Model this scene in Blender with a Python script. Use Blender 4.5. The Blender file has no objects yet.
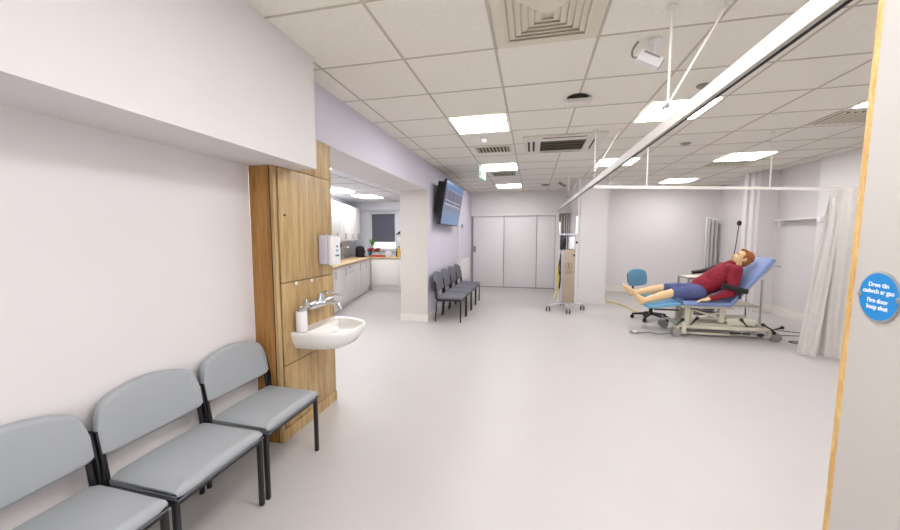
import bpy, bmesh, math, random
from mathutils import Vector, Matrix, Quaternion
random.seed(7)
PI = math.pi
scene = bpy.context.scene
C = scene.collection

# ------------------------------------------------------------------ camera, world, exposure
cam_d = bpy.data.cameras.new('camera')
cam_d.sensor_width = 36.0
cam_d.lens = 36.0 * 355.0 / 900.0
cam_d.clip_start = 0.02
cam = bpy.data.objects.new('camera', cam_d)
C.objects.link(cam)
cam.location = (0, 0, 1.38)
cam.rotation_euler = (math.radians(90 - 4.6), 0, math.radians(13.0))
scene.camera = cam

W = bpy.data.worlds.new('world'); scene.world = W
W.use_nodes = True
W.node_tree.nodes['Background'].inputs[0].default_value = (0.96, 0.98, 1.0, 1)
W.node_tree.nodes['Background'].inputs[1].default_value = 1.3

scene.view_settings.view_transform = 'Standard'
scene.view_settings.look = 'None'
scene.view_settings.exposure = 1.11
scene.view_settings.gamma = 1.0
scene.view_settings.use_curve_mapping = False
LIGHT = 9.5          # strength of the ceiling light diffusers
KLIGHT = 9.0         # kitchen

H = 2.55             # ceiling height

# ------------------------------------------------------------------ materials
def lin(c):
    def f(v):
        v /= 255.0
        return v / 12.92 if v <= 0.04045 else ((v + 0.055) / 1.055) ** 2.4
    return (f(c[0]), f(c[1]), f(c[2]), 1)

def mat(name, rgb, rough=0.5, metal=0.0, emit=0.0, noise=0.0, nscale=8.0, bump=0.0, bscale=60.0, spec=0.5, alpha=1.0, trans=0.0):
    m = bpy.data.materials.new(name); m.use_nodes = True
    nt = m.node_tree; b = nt.nodes['Principled BSDF']
    c = lin(rgb)
    b.inputs['Base Color'].default_value = c
    b.inputs['Roughness'].default_value = rough
    b.inputs['Metallic'].default_value = metal
    b.inputs['Specular IOR Level'].default_value = spec
    if trans: b.inputs['Transmission Weight'].default_value = trans
    if alpha < 1: b.inputs['Alpha'].default_value = alpha
    tc = nt.nodes.new('ShaderNodeTexCoord')
    n = nt.nodes.new('ShaderNodeTexNoise'); n.inputs['Scale'].default_value = nscale
    nt.links.new(tc.outputs['Object'], n.inputs['Vector'])
    if noise > 0:
        r = nt.nodes.new('ShaderNodeValToRGB')
        r.color_ramp.elements[0].color = tuple(v * (1 - noise) for v in c[:3]) + (1,)
        r.color_ramp.elements[1].color = tuple(min(1, v * (1 + noise)) for v in c[:3]) + (1,)
        r.color_ramp.elements[0].position = 0.3; r.color_ramp.elements[1].position = 0.7
        nt.links.new(n.outputs['Fac'], r.inputs['Fac'])
        nt.links.new(r.outputs['Color'], b.inputs['Base Color'])
    if bump > 0:
        n2 = nt.nodes.new('ShaderNodeTexNoise'); n2.inputs['Scale'].default_value = bscale
        nt.links.new(tc.outputs['Object'], n2.inputs['Vector'])
        bp = nt.nodes.new('ShaderNodeBump'); bp.inputs['Strength'].default_value = bump
        bp.inputs['Distance'].default_value = 0.002
        nt.links.new(n2.outputs['Fac'], bp.inputs['Height'])
        nt.links.new(bp.outputs['Normal'], b.inputs['Normal'])
    if emit > 0:
        b.inputs['Emission Color'].default_value = c
        b.inputs['Emission Strength'].default_value = emit
    return m

def wood_mat(name, light, dark, axis_scale=(14, 14, 1.0), rough=0.4):
    m = bpy.data.materials.new(name); m.use_nodes = True
    nt = m.node_tree; b = nt.nodes['Principled BSDF']
    tc = nt.nodes.new('ShaderNodeTexCoord')
    mp = nt.nodes.new('ShaderNodeMapping'); mp.inputs['Scale'].default_value = axis_scale
    nt.links.new(tc.outputs['Object'], mp.inputs['Vector'])
    n = nt.nodes.new('ShaderNodeTexNoise'); n.inputs['Scale'].default_value = 1.6
    n.inputs['Detail'].default_value = 6; n.inputs['Distortion'].default_value = 0.6
    nt.links.new(mp.outputs['Vector'], n.inputs['Vector'])
    n2 = nt.nodes.new('ShaderNodeTexNoise'); n2.inputs['Scale'].default_value = 9
    n2.inputs['Detail'].default_value = 4
    nt.links.new(mp.outputs['Vector'], n2.inputs['Vector'])
    mx = nt.nodes.new('ShaderNodeMath'); mx.operation = 'MULTIPLY_ADD'
    mx.inputs[1].default_value = 0.35; nt.links.new(n2.outputs['Fac'], mx.inputs[0])
    sc = nt.nodes.new('ShaderNodeMath'); sc.operation = 'MULTIPLY'; sc.inputs[1].default_value = 0.65
    nt.links.new(n.outputs['Fac'], sc.inputs[0]); nt.links.new(sc.outputs[0], mx.inputs[2])
    r = nt.nodes.new('ShaderNodeValToRGB')
    r.color_ramp.elements[0].position = 0.36; r.color_ramp.elements[0].color = lin(dark)
    r.color_ramp.elements[1].position = 0.62; r.color_ramp.elements[1].color = lin(light)
    nt.links.new(mx.outputs[0], r.inputs['Fac'])
    nt.links.new(r.outputs['Color'], b.inputs['Base Color'])
    b.inputs['Roughness'].default_value = rough
    return m

M = {}
M['wall'] = mat('wall_paint', (221, 216, 216), 0.7, noise=0.012, nscale=2)
M['pillar_shade'] = mat('shaded_pillar_paint', (210, 203, 196), 0.7, noise=0.012, nscale=2)  # wall colour darkened to paint in the shade on the pillar front
M['lilac'] = mat('lilac_paint', (214, 210, 224), 0.7, noise=0.012, nscale=2)
M['farwall'] = mat('far_wall_paint', (226, 221, 221), 0.7, noise=0.012, nscale=2)
M['ceiling'] = mat('ceiling_tile', (234, 229, 219), 0.9, noise=0.03, nscale=40, bump=0.15, bscale=300)
M['grid'] = mat('ceiling_grid_metal', (192, 184, 170), 0.6)
M['floor'] = mat('vinyl_floor', (190, 185, 182), 0.38, noise=0.012, nscale=3, spec=0.35)
M['skirt'] = mat('skirting_vinyl', (232, 227, 220), 0.45)
M['door'] = mat('white_door_laminate', (232, 229, 229), 0.5)
M['doorline'] = mat('door_gap_metal', (150, 140, 150), 0.5)
M['frame'] = mat('white_gloss_frame', (232, 228, 226), 0.4)
M['oak'] = wood_mat('oak_veneer', (198, 170, 122), (160, 126, 80))
M['oak_shade'] = wood_mat('shaded_oak_veneer', (176, 130, 68), (140, 94, 42))  # oak darkened, shade of the carcass side put into the colour
M['gap'] = mat('dark_gap', (46, 30, 20), 0.7)
M['lip'] = wood_mat('beech_lipping', (232, 196, 126), (196, 148, 80), (60, 60, 14))
M['leaf'] = mat('grey_door_laminate', (202, 196, 191), 0.5, noise=0.012, nscale=3)
M['vinyl'] = mat('grey_vinyl', (160, 164, 168), 0.36, bump=0.2, bscale=400)
M['vinyl_dk'] = mat('grey_piping', (96, 100, 108), 0.45)
M['fabric'] = mat('grey_fabric', (112, 111, 120), 0.9, noise=0.12, nscale=120, bump=0.4, bscale=500)
M['black'] = mat('black_metal', (26, 24, 27), 0.4)
M['rubber'] = mat('black_rubber', (22, 21, 23), 0.7)
M['porcelain'] = mat('white_porcelain', (240, 238, 234), 0.12)
M['chrome'] = mat('chrome', (215, 218, 222), 0.14, metal=1.0)
M['steel'] = mat('brushed_steel', (190, 190, 190), 0.35, metal=1.0)
M['plastic'] = mat('white_plastic', (236, 234, 236), 0.35)
M['lilac_plastic'] = mat('pale_grey_plastic', (208, 206, 224), 0.35)
M['rail'] = mat('white_aluminium', (222, 216, 210), 0.4)
M['light'] = mat('light_diffuser', (251, 251, 252), 0.5, emit=LIGHT)
M['klight'] = mat('kitchen_light_diffuser', (250, 252, 255), 0.5, emit=KLIGHT)
M['cream'] = mat('cream_metal', (216, 208, 190), 0.5)
M['vent_dark'] = mat('vent_shadow_grey', (92, 84, 70), 0.7)
M['vent_in'] = mat('vent_void', (52, 46, 38), 0.8)
M['ac'] = mat('air_con_plastic', (222, 216, 206), 0.5)
M['kitchen'] = mat('white_kitchen_laminate', (240, 236, 230), 0.4)
M['worktop'] = mat('beige_worktop', (206, 178, 138), 0.4, noise=0.08, nscale=60)
M['kwall'] = mat('kitchen_wall_paint', (232, 234, 240), 0.7)
M['handle'] = mat('satin_handle', (170, 168, 166), 0.3, metal=0.8)
M['blind'] = mat('grey_blind', (98, 100, 114), 0.8)
M['bedblue'] = mat('periwinkle_vinyl', (128, 148, 196), 0.42)
M['bedblue_lit'] = mat('lit_blue_vinyl', (110, 170, 208), 0.42)  # couch blue lightened, light on the leg pad put into the colour
M['stool'] = mat('teal_blue_fabric', (100, 146, 172), 0.8, noise=0.08, nscale=90)
M['bedframe'] = mat('cream_bed_frame', (214, 208, 190), 0.4)
M['grey'] = mat('mid_grey_plastic', (150, 146, 140), 0.5)
M['skin'] = mat('skin', (230, 194, 146), 0.5, noise=0.04, nscale=12)
M['maroon'] = mat('maroon_fleece', (134, 20, 42), 0.85, noise=0.2, nscale=14, bump=0.3, bscale=120)
M['denim'] = mat('blue_denim', (84, 92, 138), 0.9, noise=0.2, nscale=30, bump=0.4, bscale=300)
M['hair'] = mat('auburn_hair', (160, 92, 46), 0.7, noise=0.35, nscale=60, bump=0.6, bscale=150)
M['eye'] = mat('eye_brown', (58, 40, 32), 0.4)
M['mouth'] = mat('lip_pink', (186, 112, 96), 0.5)
M['curtain'] = mat('pale_curtain_cloth', (206, 200, 196), 0.85, noise=0.03, nscale=20)
M['beige'] = mat('beige_panel', (174, 158, 138), 0.5, noise=0.03, nscale=5)
M['emblem'] = mat('brown_print', (140, 110, 88), 0.6)
M['yellow'] = mat('yellow_hose', (228, 208, 110), 0.5)
M['olive'] = mat('olive_glass_panel', (150, 146, 130), 0.25, noise=0.1, nscale=6)
M['cord'] = mat('grey_cord', (96, 92, 92), 0.6)
M['bluesign'] = mat('blue_sign', (18, 140, 214), 0.35)
M['white'] = mat('white_print', (246, 248, 250), 0.5)
M['green'] = mat('exit_green', (14, 116, 72), 0.5)
M['signplate'] = mat('exit_sign_plate', (204, 226, 214), 0.5)
M['red'] = mat('red_plastic', (196, 44, 44), 0.4)
M['pinkred'] = mat('dark_red_flower', (150, 24, 48), 0.5)
M['leafgreen'] = mat('leaf_green', (90, 150, 62), 0.6)
M['yel'] = mat('yellow_liquid', (232, 190, 40), 0.35)
M['teal'] = mat('teal_mug', (50, 120, 150), 0.35)
M['glass'] = mat('window_glass', (240, 248, 255), 0.03, trans=1.0)

def screen_mat():
    m = bpy.data.materials.new('tv_screen'); m.use_nodes = True
    nt = m.node_tree; b = nt.nodes['Principled BSDF']
    tc = nt.nodes.new('ShaderNodeTexCoord')
    sep = nt.nodes.new('ShaderNodeSeparateXYZ'); nt.links.new(tc.outputs['Generated'], sep.inputs[0])
    ramp = nt.nodes.new('ShaderNodeValToRGB'); cr = ramp.color_ramp
    cr.elements[0].position = 0.0; cr.elements[0].color = lin((104, 150, 206))
    cr.elements[1].position = 1.0; cr.elements[1].color = lin((74, 146, 206))
    for p, c in ((0.28, (112, 146, 192)), (0.40, (104, 118, 156)), (0.47, (168, 182, 206)), (0.50, (92, 100, 136)), (0.60, (88, 92, 122)), (0.82, (98, 104, 140)), (0.87, (70, 142, 204))):
        e = cr.elements.new(p); e.color = lin(c)
    nt.links.new(sep.outputs['Z'], ramp.inputs['Fac'])
    wv = nt.nodes.new('ShaderNodeTexWave'); wv.bands_direction = 'Y'; wv.inputs['Scale'].default_value = 2.2
    wv.inputs['Distortion'].default_value = 6.0
    nt.links.new(tc.outputs['Generated'], wv.inputs['Vector'])
    mx = nt.nodes.new('ShaderNodeMixRGB'); mx.blend_type = 'MULTIPLY'; mx.inputs[0].default_value = 0.15
    nt.links.new(ramp.outputs['Color'], mx.inputs[1]); nt.links.new(wv.outputs['Color'], mx.inputs[2])
    b.inputs['Base Color'].default_value = (0.01, 0.01, 0.02, 1)
    b.inputs['Roughness'].default_value = 0.25
    nt.links.new(mx.outputs['Color'], b.inputs['Emission Color'])
    b.inputs['Emission Strength'].default_value = 0.27
    return m
M['screen'] = screen_mat()
M['appleaf'] = mat('display_dark', (20, 18, 28), 0.2)

# ------------------------------------------------------------------ mesh helpers
def V(*a): return Vector(a)

def box(bm, lo, hi, rot=None, pivot=None):
    x0, y0, z0 = lo; x1, y1, z1 = hi
    co = [(x0,y0,z0),(x1,y0,z0),(x1,y1,z0),(x0,y1,z0),(x0,y0,z1),(x1,y0,z1),(x1,y1,z1),(x0,y1,z1)]
    vs = []
    for c in co:
        p = Vector(c)
        if rot is not None:
            pv = Vector(pivot) if pivot is not None else Vector(((x0+x1)/2,(y0+y1)/2,(z0+z1)/2))
            p = rot @ (p - pv) + pv
        vs.append(bm.verts.new(p))
    fs = []
    for f in ((0,3,2,1),(4,5,6,7),(0,1,5,4),(1,2,6,5),(2,3,7,6),(3,0,4,7)):
        fs.append(bm.faces.new([vs[i] for i in f]))
    return fs

def frame_of(d):
    d = Vector(d).normalized()
    up = Vector((0,0,1)) if abs(d.z) < 0.95 else Vector((1,0,0))
    a = d.cross(up).normalized(); b = d.cross(a).normalized()
    return a, b

def tube(bm, pts, r, seg=10, caps=True, radii=None):
    pts = [Vector(p) for p in pts]
    rings = []
    prev = None
    for i, p in enumerate(pts):
        if i == 0: d = pts[1] - p
        elif i == len(pts)-1: d = p - pts[i-1]
        else: d = (pts[i+1]-p).normalized() + (p-pts[i-1]).normalized()
        if d.length < 1e-9: d = pts[min(i+1,len(pts)-1)] - p
        d.normalize()
        if prev is None:
            a, b = frame_of(d)
        else:
            a = (prev - d * prev.dot(d))
            if a.length < 1e-6: a, _ = frame_of(d)
            a.normalize(); b = d.cross(a)
        prev = a
        rr = radii[i] if radii else r
        ring = []
        for k in range(seg):
            t = 2*PI*k/seg
            ring.append(bm.verts.new(p + (a*math.cos(t) + b*math.sin(t)) * rr))
        rings.append(ring)
    for i in range(len(rings)-1):
        for k in range(seg):
            bm.faces.new([rings[i][k], rings[i][(k+1)%seg], rings[i+1][(k+1)%seg], rings[i+1][k]])
    if caps:
        bm.faces.new(rings[0][::-1]); bm.faces.new(rings[-1])
    return rings

def cyl(bm, p0, p1, r0, r1=None, seg=16):
    tube(bm, [p0, p1], r0, seg, True, [r0, r0 if r1 is None else r1])

def smooth_pts(pts, n=6):
    pts = [Vector(p) for p in pts]; out = []
    P = [pts[0]] + pts + [pts[-1]]
    for i in range(1, len(P)-2):
        for k in range(n):
            t = k/n
            p0,p1,p2,p3 = P[i-1],P[i],P[i+1],P[i+2]
            out.append(0.5*((2*p1)+(-p0+p2)*t+(2*p0-5*p1+4*p2-p3)*t*t+(-p0+3*p1-3*p2+p3)*t**3))
    out.append(pts[-1]); return out

def ellipsoid(bm, c, r, rot=None, u=20, v=14):
    c = Vector(c); rows = []
    for i in range(v+1):
        th = PI*i/v; row = []
        if i in (0, v):
            p = Vector((0,0,r[2]*math.cos(th)))
            if rot is not None: p = rot @ p
            row = [bm.verts.new(c+p)]
        else:
            for k in range(u):
                ph = 2*PI*k/u
                p = Vector((r[0]*math.sin(th)*math.cos(ph), r[1]*math.sin(th)*math.sin(ph), r[2]*math.cos(th)))
                if rot is not None: p = rot @ p
                row.append(bm.verts.new(c+p))
        rows.append(row)
    for i in range(v):
        a, b = rows[i], rows[i+1]
        for k in range(u):
            if len(a) == 1: bm.faces.new([a[0], b[k], b[(k+1)%u]])
            elif len(b) == 1: bm.faces.new([a[k], b[0], a[(k+1)%u]])
            else: bm.faces.new([a[k], b[k], b[(k+1)%u], a[(k+1)%u]])

def loft(bm, rings, closed=True, caps=True):
    R = [[bm.verts.new(Vector(p)) for p in ring] for ring in rings]
    n = len(R[0])
    for i in range(len(R)-1):
        for k in range(n if closed else n-1):
            bm.faces.new([R[i][k], R[i][(k+1)%n], R[i+1][(k+1)%n], R[i+1][k]])
    if caps:
        bm.faces.new(R[0][::-1]); bm.faces.new(R[-1])
    return R

def lathe(bm, prof, c, axis=(0,0,1), seg=20):
    c = Vector(c); ax = Vector(axis).normalized(); a, b = frame_of(ax)
    rings = [[c + ax*z + (a*math.cos(2*PI*k/seg)+b*math.sin(2*PI*k/seg))*max(r, 1e-4) for k in range(seg)] for r, z in prof]
    loft(bm, rings)

def prism(bm, outline, z0, z1, plane='xy'):
    def mk(p, z):
        return {'xy': Vector((p[0],p[1],z)), 'yz': Vector((z,p[0],p[1])), 'xz': Vector((p[0],z,p[1]))}[plane]
    a = [bm.verts.new(mk(p, z0)) for p in outline]; b = [bm.verts.new(mk(p, z1)) for p in outline]
    n = len(a)
    for k in range(n): bm.faces.new([a[k], a[(k+1)%n], b[(k+1)%n], b[k]])
    bm.faces.new(a[::-1]); bm.faces.new(b)

def B(): return bmesh.new()

def obj(name, bm, m, parent=None, bevel=0.0, smooth=False, bseg=2):
    bmesh.ops.recalc_face_normals(bm, faces=bm.faces[:])
    me = bpy.data.meshes.new(name)
    if bevel > 0:
        bmesh.ops.bevel(bm, geom=[e for e in bm.edges if e.calc_face_angle(0) > 0.6], offset=bevel, segments=bseg, affect='EDGES', profile=0.5, clamp_overlap=True)
    bm.to_mesh(me); bm.free()
    if m is not None: me.materials.append(m)
    if smooth or bevel > 0:
        for p in me.polygons: p.use_smooth = True
    if bevel > 0 and not smooth:
        try: me.set_sharp_from_angle(angle=math.radians(35))
        except Exception: pass
    elif smooth:
        try: me.set_sharp_from_angle(angle=math.radians(50))
        except Exception: pass
    o = bpy.data.objects.new(name, me); C.objects.link(o)
    if parent is not None: o.parent = parent
    return o

def thing(name, label, cat, loc=(0,0,0), rotz=0.0, group=None):
    o = bpy.data.objects.new(name, None); C.objects.link(o)
    o.empty_display_size = 0.1
    o.location = loc; o.rotation_euler = (0, 0, rotz)
    o['label'] = label; o['category'] = cat
    if group: o['group'] = group
    return o

def tag(o, label, cat, group=None):
    o['label'] = label; o['category'] = cat
    if group: o['group'] = group
    return o

def struct(name, bm, m, parent=None, **k):
    o = obj(name, bm, m, parent, **k)
    if parent is None: o['kind'] = 'structure'
    return o

def sbox(name, lo, hi, m, parent=None, **k):
    bm = B(); box(bm, lo, hi); return struct(name, bm, m, parent, **k)

def pbox(name, lo, hi, m, parent, **k):
    bm = B(); box(bm, lo, hi); return obj(name, bm, m, parent, **k)

def dup(root, loc, rotz, label, group=None):
    r = root.copy(); C.objects.link(r); r.location = loc; r.rotation_euler = (0, 0, rotz)
    r['label'] = label
    if group: r['group'] = group
    for ch in list(root.children):
        c = ch.copy(); C.objects.link(c); c.parent = r
        for g in list(ch.children):
            d = g.copy(); C.objects.link(d); d.parent = c
    return r

def text_mesh(name, body, size, m, parent, matrix, extrude=0.0004, align='CENTER', spacing=1.0):
    cu = bpy.data.curves.new(name, 'FONT'); cu.body = body; cu.size = size
    cu.align_x = align; cu.align_y = 'CENTER'; cu.extrude = extrude; cu.offset = size*0.012
    cu.space_line = spacing
    t = bpy.data.objects.new(name, cu); C.objects.link(t)
    bpy.context.view_layer.update()
    dg = bpy.context.evaluated_depsgraph_get()
    me = bpy.data.meshes.new_from_object(t.evaluated_get(dg))
    bpy.data.objects.remove(t); bpy.data.curves.remove(cu)
    me.transform(matrix); me.materials.clear(); me.materials.append(m)
    o = bpy.data.objects.new(name, me); C.objects.link(o); o.parent = parent
    return o

# ------------------------------------------------------------------ structure
XL = -1.775      # near left wall
XP = -1.63      # lilac wall / beam face
YF = 9.62       # far wall
XR = 4.25       # right wall
YB = -0.62      # wall behind the camera

sbox('floor', (-8.2, YB-0.1, -0.1), (4.5, 9.9, 0.0), M['floor'])
# main ceiling and its grid
GX0, GXP = -0.245, 0.605
GY0, GYP = 3.50, 0.59
sbox('ceiling', (-2.16, YB-0.1, H), (4.5, 9.9, H+0.1), M['ceiling'])
bm = B()
gx = [GX0 + GXP*i for i in range(-3, 9)]
gx = [x for x in gx if -1.75 < x < 4.25]
gy = [GY0 + GYP*i for i in range(-7, 11)]
gy = [y for y in gy if YB < y < 9.6]
for x in gx: box(bm, (x-0.0075, YB, H-0.004), (x+0.0075, 9.6, H))
for y in gy:
    edges = [-1.75] + gx + [XR]
    for a, b in zip(edges[:-1], edges[1:]):
        box(bm, (a+0.0075, y-0.0065, H-0.0035), (b-0.0075, y+0.0065, H))
struct('trim_1', bm, M['grid'])

# near left wall with boxed-in bulkhead above the seats
sbox('wall_left', (-1.95, YB, 0), (XL, 1.955, H), M['wall'])
bm = B(); box(bm, (XL, YB, 1.83), (-1.42, 2.165, H)); struct('wall_left_bulkhead', bm, M['wall'])
# lilac beam over the kitchen opening, pillar and lilac wall
bm = B()
box(bm, (-2.15, 2.17, 2.12), (XP, 5.45, H))
struct('wall_beam', bm, M['lilac'])
bm = B(); box(bm, (-2.15, 2.17, 2.115), (XP-0.002, 5.45, 2.12)); struct('wall_beam_underside', bm, M['wall'])
bm = B(); box(bm, (-2.08, 5.455, 0), (XP, 9.8, H)); struct('wall_lilac', bm, M['lilac'])
bm = B(); box(bm, (-2.08, 5.44, 0), (XP+0.003, 5.455, 2.12)); struct('wall_pillar', bm, M['pillar_shade'])
sbox('trim_2', (XP, 7.75, 0), (XP+0.05, 7.80, H), M['frame'])
# baseboards
sbox('baseboard_pillar', (-2.085, 5.425, 0), (XP+0.012, 5.44, 0.11), M['skirt'])
sbox('baseboard_lilac', (XP, 5.44, 0), (XP+0.012, 9.6, 0.11), M['skirt'])
sbox('baseboard_left', (XL, YB, 0), (XL+0.012, 1.94, 0.10), M['skirt'])
# far wall
bm = B()
box(bm, (-1.63, YF, 1.97), (0.66, 9.8, H))
box(bm, (-1.63, 9.74, 0), (0.60, 9.8, 1.97))
box(bm, (0.66, YF, 1.97), (0.95, 9.8, H))
box(bm, (0.60, 9.74, 0), (0.95, 9.8, 1.97))
struct('wall_far', bm, M['farwall'])
# nib column and the far right walls
sbox('wall_nib', (0.945, 7.66, 0), (1.46, 9.8, H), M['farwall'])
sbox('wall_far_right', (1.46, 9.50, 0), (4.35, 9.8, H), M['farwall'])
sbox('baseboard_far_right', (1.46, 9.488, 0), (4.2, 9.50, 0.14), M['skirt'])
sbox('baseboard_nib', (0.945, 7.648, 0), (1.472, 7.66, 0.10), M['farwall'])
sbox('wall_right_recess', (4.22, 7.95, 0), (4.4, 9.5, H), M['wall'])
sbox('wall_right', (4.255, YB, 0), (4.4, 7.52, H), M['wall'])
sbox('wall_right_nib', (3.96, 7.52, 0), (4.4, 7.95, H), M['wall'])
sbox('trim_3', (3.905, 7.80, 0), (3.96, 7.92, H), M['frame'])
sbox('trim_4', (3.93, 7.64, 0), (3.962, 7.76, H), M['frame'])
sbox('wall_right_pier', (4.21, 5.0, 0), (4.255, 6.55, H), M['frame'])
sbox('baseboard_right', (4.235, YB, 0), (4.255, 7.52, 0.15), M['skirt'])
sbox('baseboard_right_nib', (3.95, 7.505, 0), (4.235, 7.52, 0.15), M['skirt'])
# the glazed cupboard strip beside the door set
bm = B()
box(bm, (0.665, 9.70, 0), (0.945, 9.735, 1.97)); struct('window_1', bm, M['olive'])
bm = B()
for x in (0.72, 0.80, 0.86, 0.91): box(bm, (x, 9.69, 0.02), (x+0.016, 9.70, 1.95))
struct('window_2', bm, M['frame'])
# door set in the far wall
bm = B()
box(bm, (-1.63, 9.60, 1.93), (0.66, 9.66, 1.98))
box(bm, (0.585, 9.58, 0), (0.665, 9.70, 1.98))
struct('trim_5', bm, M['frame'])
sbox('trim_6', (-1.60, 9.655, 0.0), (0.585, 9.70, 0.02), M['doorline'])
dx = [-1.585, -0.745, 0.115, 0.585]
for i in range(3):
    d = sbox('door_%d' % (i+1), (dx[i]+0.008, 9.655, 0.015), (dx[i+1]-0.008, 9.70, 1.93), M['door'], bevel=0.003)
    if i == 0:
        bm = B(); box(bm, (-1.56, 9.635, 0.95), (-1.50, 9.655, 1.12)); obj('door_handle', bm, M['grey'], d, bevel=0.004)
sbox('trim_7', (-1.60, 9.705, 0.0), (0.60, 9.735, 1.95), M['doorline'])
# wall behind the camera with the doorway we look through
DHX = 0.40
bm = B()
box(bm, (-1.775, YB-0.1, 0), (-0.62, YB, H)); box(bm, (DHX+0.06, YB-0.1, 0), (4.4, YB, H)); box(bm, (-0.62, YB-0.1, 2.05), (DHX+0.06, YB, H))
struct('wall_behind', bm, M['wall'])

# white trunking post by the nib and hanging
sbox('trim_8', (0.905, 7.70, 0), (0.945, 7.80, H), M['frame'])

# ------------------------------------------------------------------ kitchen shell
KH = 2.30
sbox('ceiling_kitchen', (-8.2, 1.9, KH), (-2.15, 9.4, KH+0.1), M['kwall'])
bm = B()
for i in range(8): 
    x = -3.5 - 0.6*i + 1.2
    box(bm, (x-0.01, 2.7, KH-0.004), (x+0.01, 9.1, KH))
for i in range(11):
    y = 2.75 + 0.59*i
    box(bm, (-6.9, y-0.009, KH-0.0035), (-2.15, y+0.009, KH))
struct('trim_9', bm, M['grid'])
YK = 9.12
wx0, wx1, wz0, wz1 = -4.38, -3.60, 1.01, 2.03
bm = B()
box(bm, (-8.2, YK, 0), (wx0, YK+0.2, KH)); box(bm, (wx1, YK, 0), (-2.08, YK+0.2, KH))
box(bm, (wx0, YK, 0), (wx1, YK+0.2, wz0)); box(bm, (wx0, YK, wz1), (wx1, YK+0.2, KH))
struct('wall_kitchen_far', bm, M['kwall'])
sbox('trim_10', (-5.2, 8.97, 2.09), (-2.08, YK, KH), M['kwall'])
kc = Vector((-4.08, 8.50, 0)); ku = Vector((0.235, -0.972, 0)).normalized(); kn = Vector((0.972, 0.235, 0)).normalized()
ang = math.atan2(kn.y, kn.x)
def K(s, d, z): return kc + ku*s + kn*d + Vector((0,0,z))     # s along the run towards us, d out into the room
bm = B()
prism(bm, [tuple(K(-1.2,-0.62,0))[:2], tuple(K(6.6,-0.62,0))[:2], tuple(K(6.6,-0.74,0))[:2], tuple(K(-1.2,-0.74,0))[:2]], 0, KH)
struct('wall_kitchen_left', bm, M['kwall'])
sbox('wall_kitchen_near', (-4.6, 2.0, 0), (-1.95, 2.15, KH), M['wall'])
# window with frame and sill
w = bpy.data.objects.new('window_3', None); C.objects.link(w); w['kind'] = 'structure'
bm = B()
t = 0.05
box(bm, (wx0, YK+0.02, wz0), (wx0+t, YK+0.10, wz1)); box(bm, (wx1-t, YK+0.02, wz0), (wx1, YK+0.10, wz1))
box(bm, (wx0+t, YK+0.02, wz0), (wx1-t, YK+0.10, wz0+t)); box(bm, (wx0+t, YK+0.02, wz1-t), (wx1-t, YK+0.10, wz1))
obj('window_frame', bm, M['frame'], w, bevel=0.004)
pbox('window_pane', (wx0+t, YK+0.055, wz0+t), (wx1-t, YK+0.062, wz1-t), M['glass'], w)
pbox('window_sill', (wx0-0.03, YK-0.06, wz0-0.025), (wx1+0.03, YK+0.02, wz0), M['frame'], w, bevel=0.004)
t_ = thing('roller_blind', 'dark grey roller blind pulled down over the kitchen window', 'blind', (0,0,0))
pbox('blind_cloth', (wx0+0.07, YK-0.012, 1.24), (wx1-0.04, YK-0.009, wz1-0.03), M['blind'], t_)
bm = B(); cyl(bm, (wx0+0.06, YK-0.018, wz1-0.025), (wx1-0.03, YK-0.018, wz1-0.025), 0.018, seg=12); obj('blind_roller', bm, M['frame'], t_)
pbox('bottom_bar', (wx0+0.07, YK-0.015, 1.225), (wx1-0.04, YK-0.005, 1.243), M['blind'], t_)

# ------------------------------------------------------------------ ceiling lights
def ceiling_light(x0, y0, label, z=H, m='light', grp='recessed ceiling light panels', sx=GXP, sy=GYP):
    t = thing('ceiling_light', label, 'ceiling light', (x0+sx/2, y0+sy/2, z), 0, grp)
    a, b = sx/2-0.012, sy/2-0.012
    bm = B()
    box(bm, (-a, -b, -0.010), (a, -b+0.018, -0.0045)); box(bm, (-a, b-0.018, -0.010), (a, b, -0.0045))
    box(bm, (-a, -b+0.018, -0.010), (-a+0.018, b-0.018, -0.0045)); box(bm, (a-0.018, -b+0.018, -0.010), (a, b-0.018, -0.0045))
    obj('frame', bm, M['frame'], t)
    pbox('diffuser', (-a+0.018, -b+0.018, -0.0085), (a-0.018, b-0.018, -0.005), M[m], t)
    return t
gyr = lambda k: GY0 + GYP*k
Lx = [(-0.85, 'left'), (0.965, 'middle'), (2.78, 'right')]
ceiling_light(-0.85, gyr(0), 'square light panel in ceiling, nearest of the left row')
ceiling_light(-0.85, gyr(4), 'square light panel in ceiling right behind the green exit sign')
ceiling_light(-0.85, gyr(8)-0.05, 'square light panel in ceiling, farthest of the left row near the door wall')
ceiling_light(0.965, gyr(0), 'large bright light panel in ceiling behind the nearest rail rod')
ceiling_light(0.965, gyr(4), 'light panel in ceiling just beyond the second pair of rail rods')
ceiling_light(0.965, gyr(8)-0.05, 'light panel in ceiling partly hidden by the far nib column')
ceiling_light(2.78, gyr(0), 'light panel in ceiling cut off by the wooden door edge at right')
ceiling_light(2.70, gyr(4), 'light panel in ceiling above the bed, crossed by a white rail rod')
ceiling_light(2.66, gyr(8)-0.05, 'small far light panel in ceiling near the right rear corner')
for x in (-0.245, 0.965, 2.78):  # unseen nearest row; left panel moved inward to dim the bulkhead
    for k in (-4,):
        ceiling_light(x, gyr(k), 'extra unseen light panel added overhead to brighten the near bulkhead', grp='light panels out of view')
ceiling_light(-0.245, gyr(-6), 'extra unseen light panel added overhead to brighten the near bulkhead', grp='light panels out of view')  # out-of-view panel added to lift the light on the bulkhead
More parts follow.
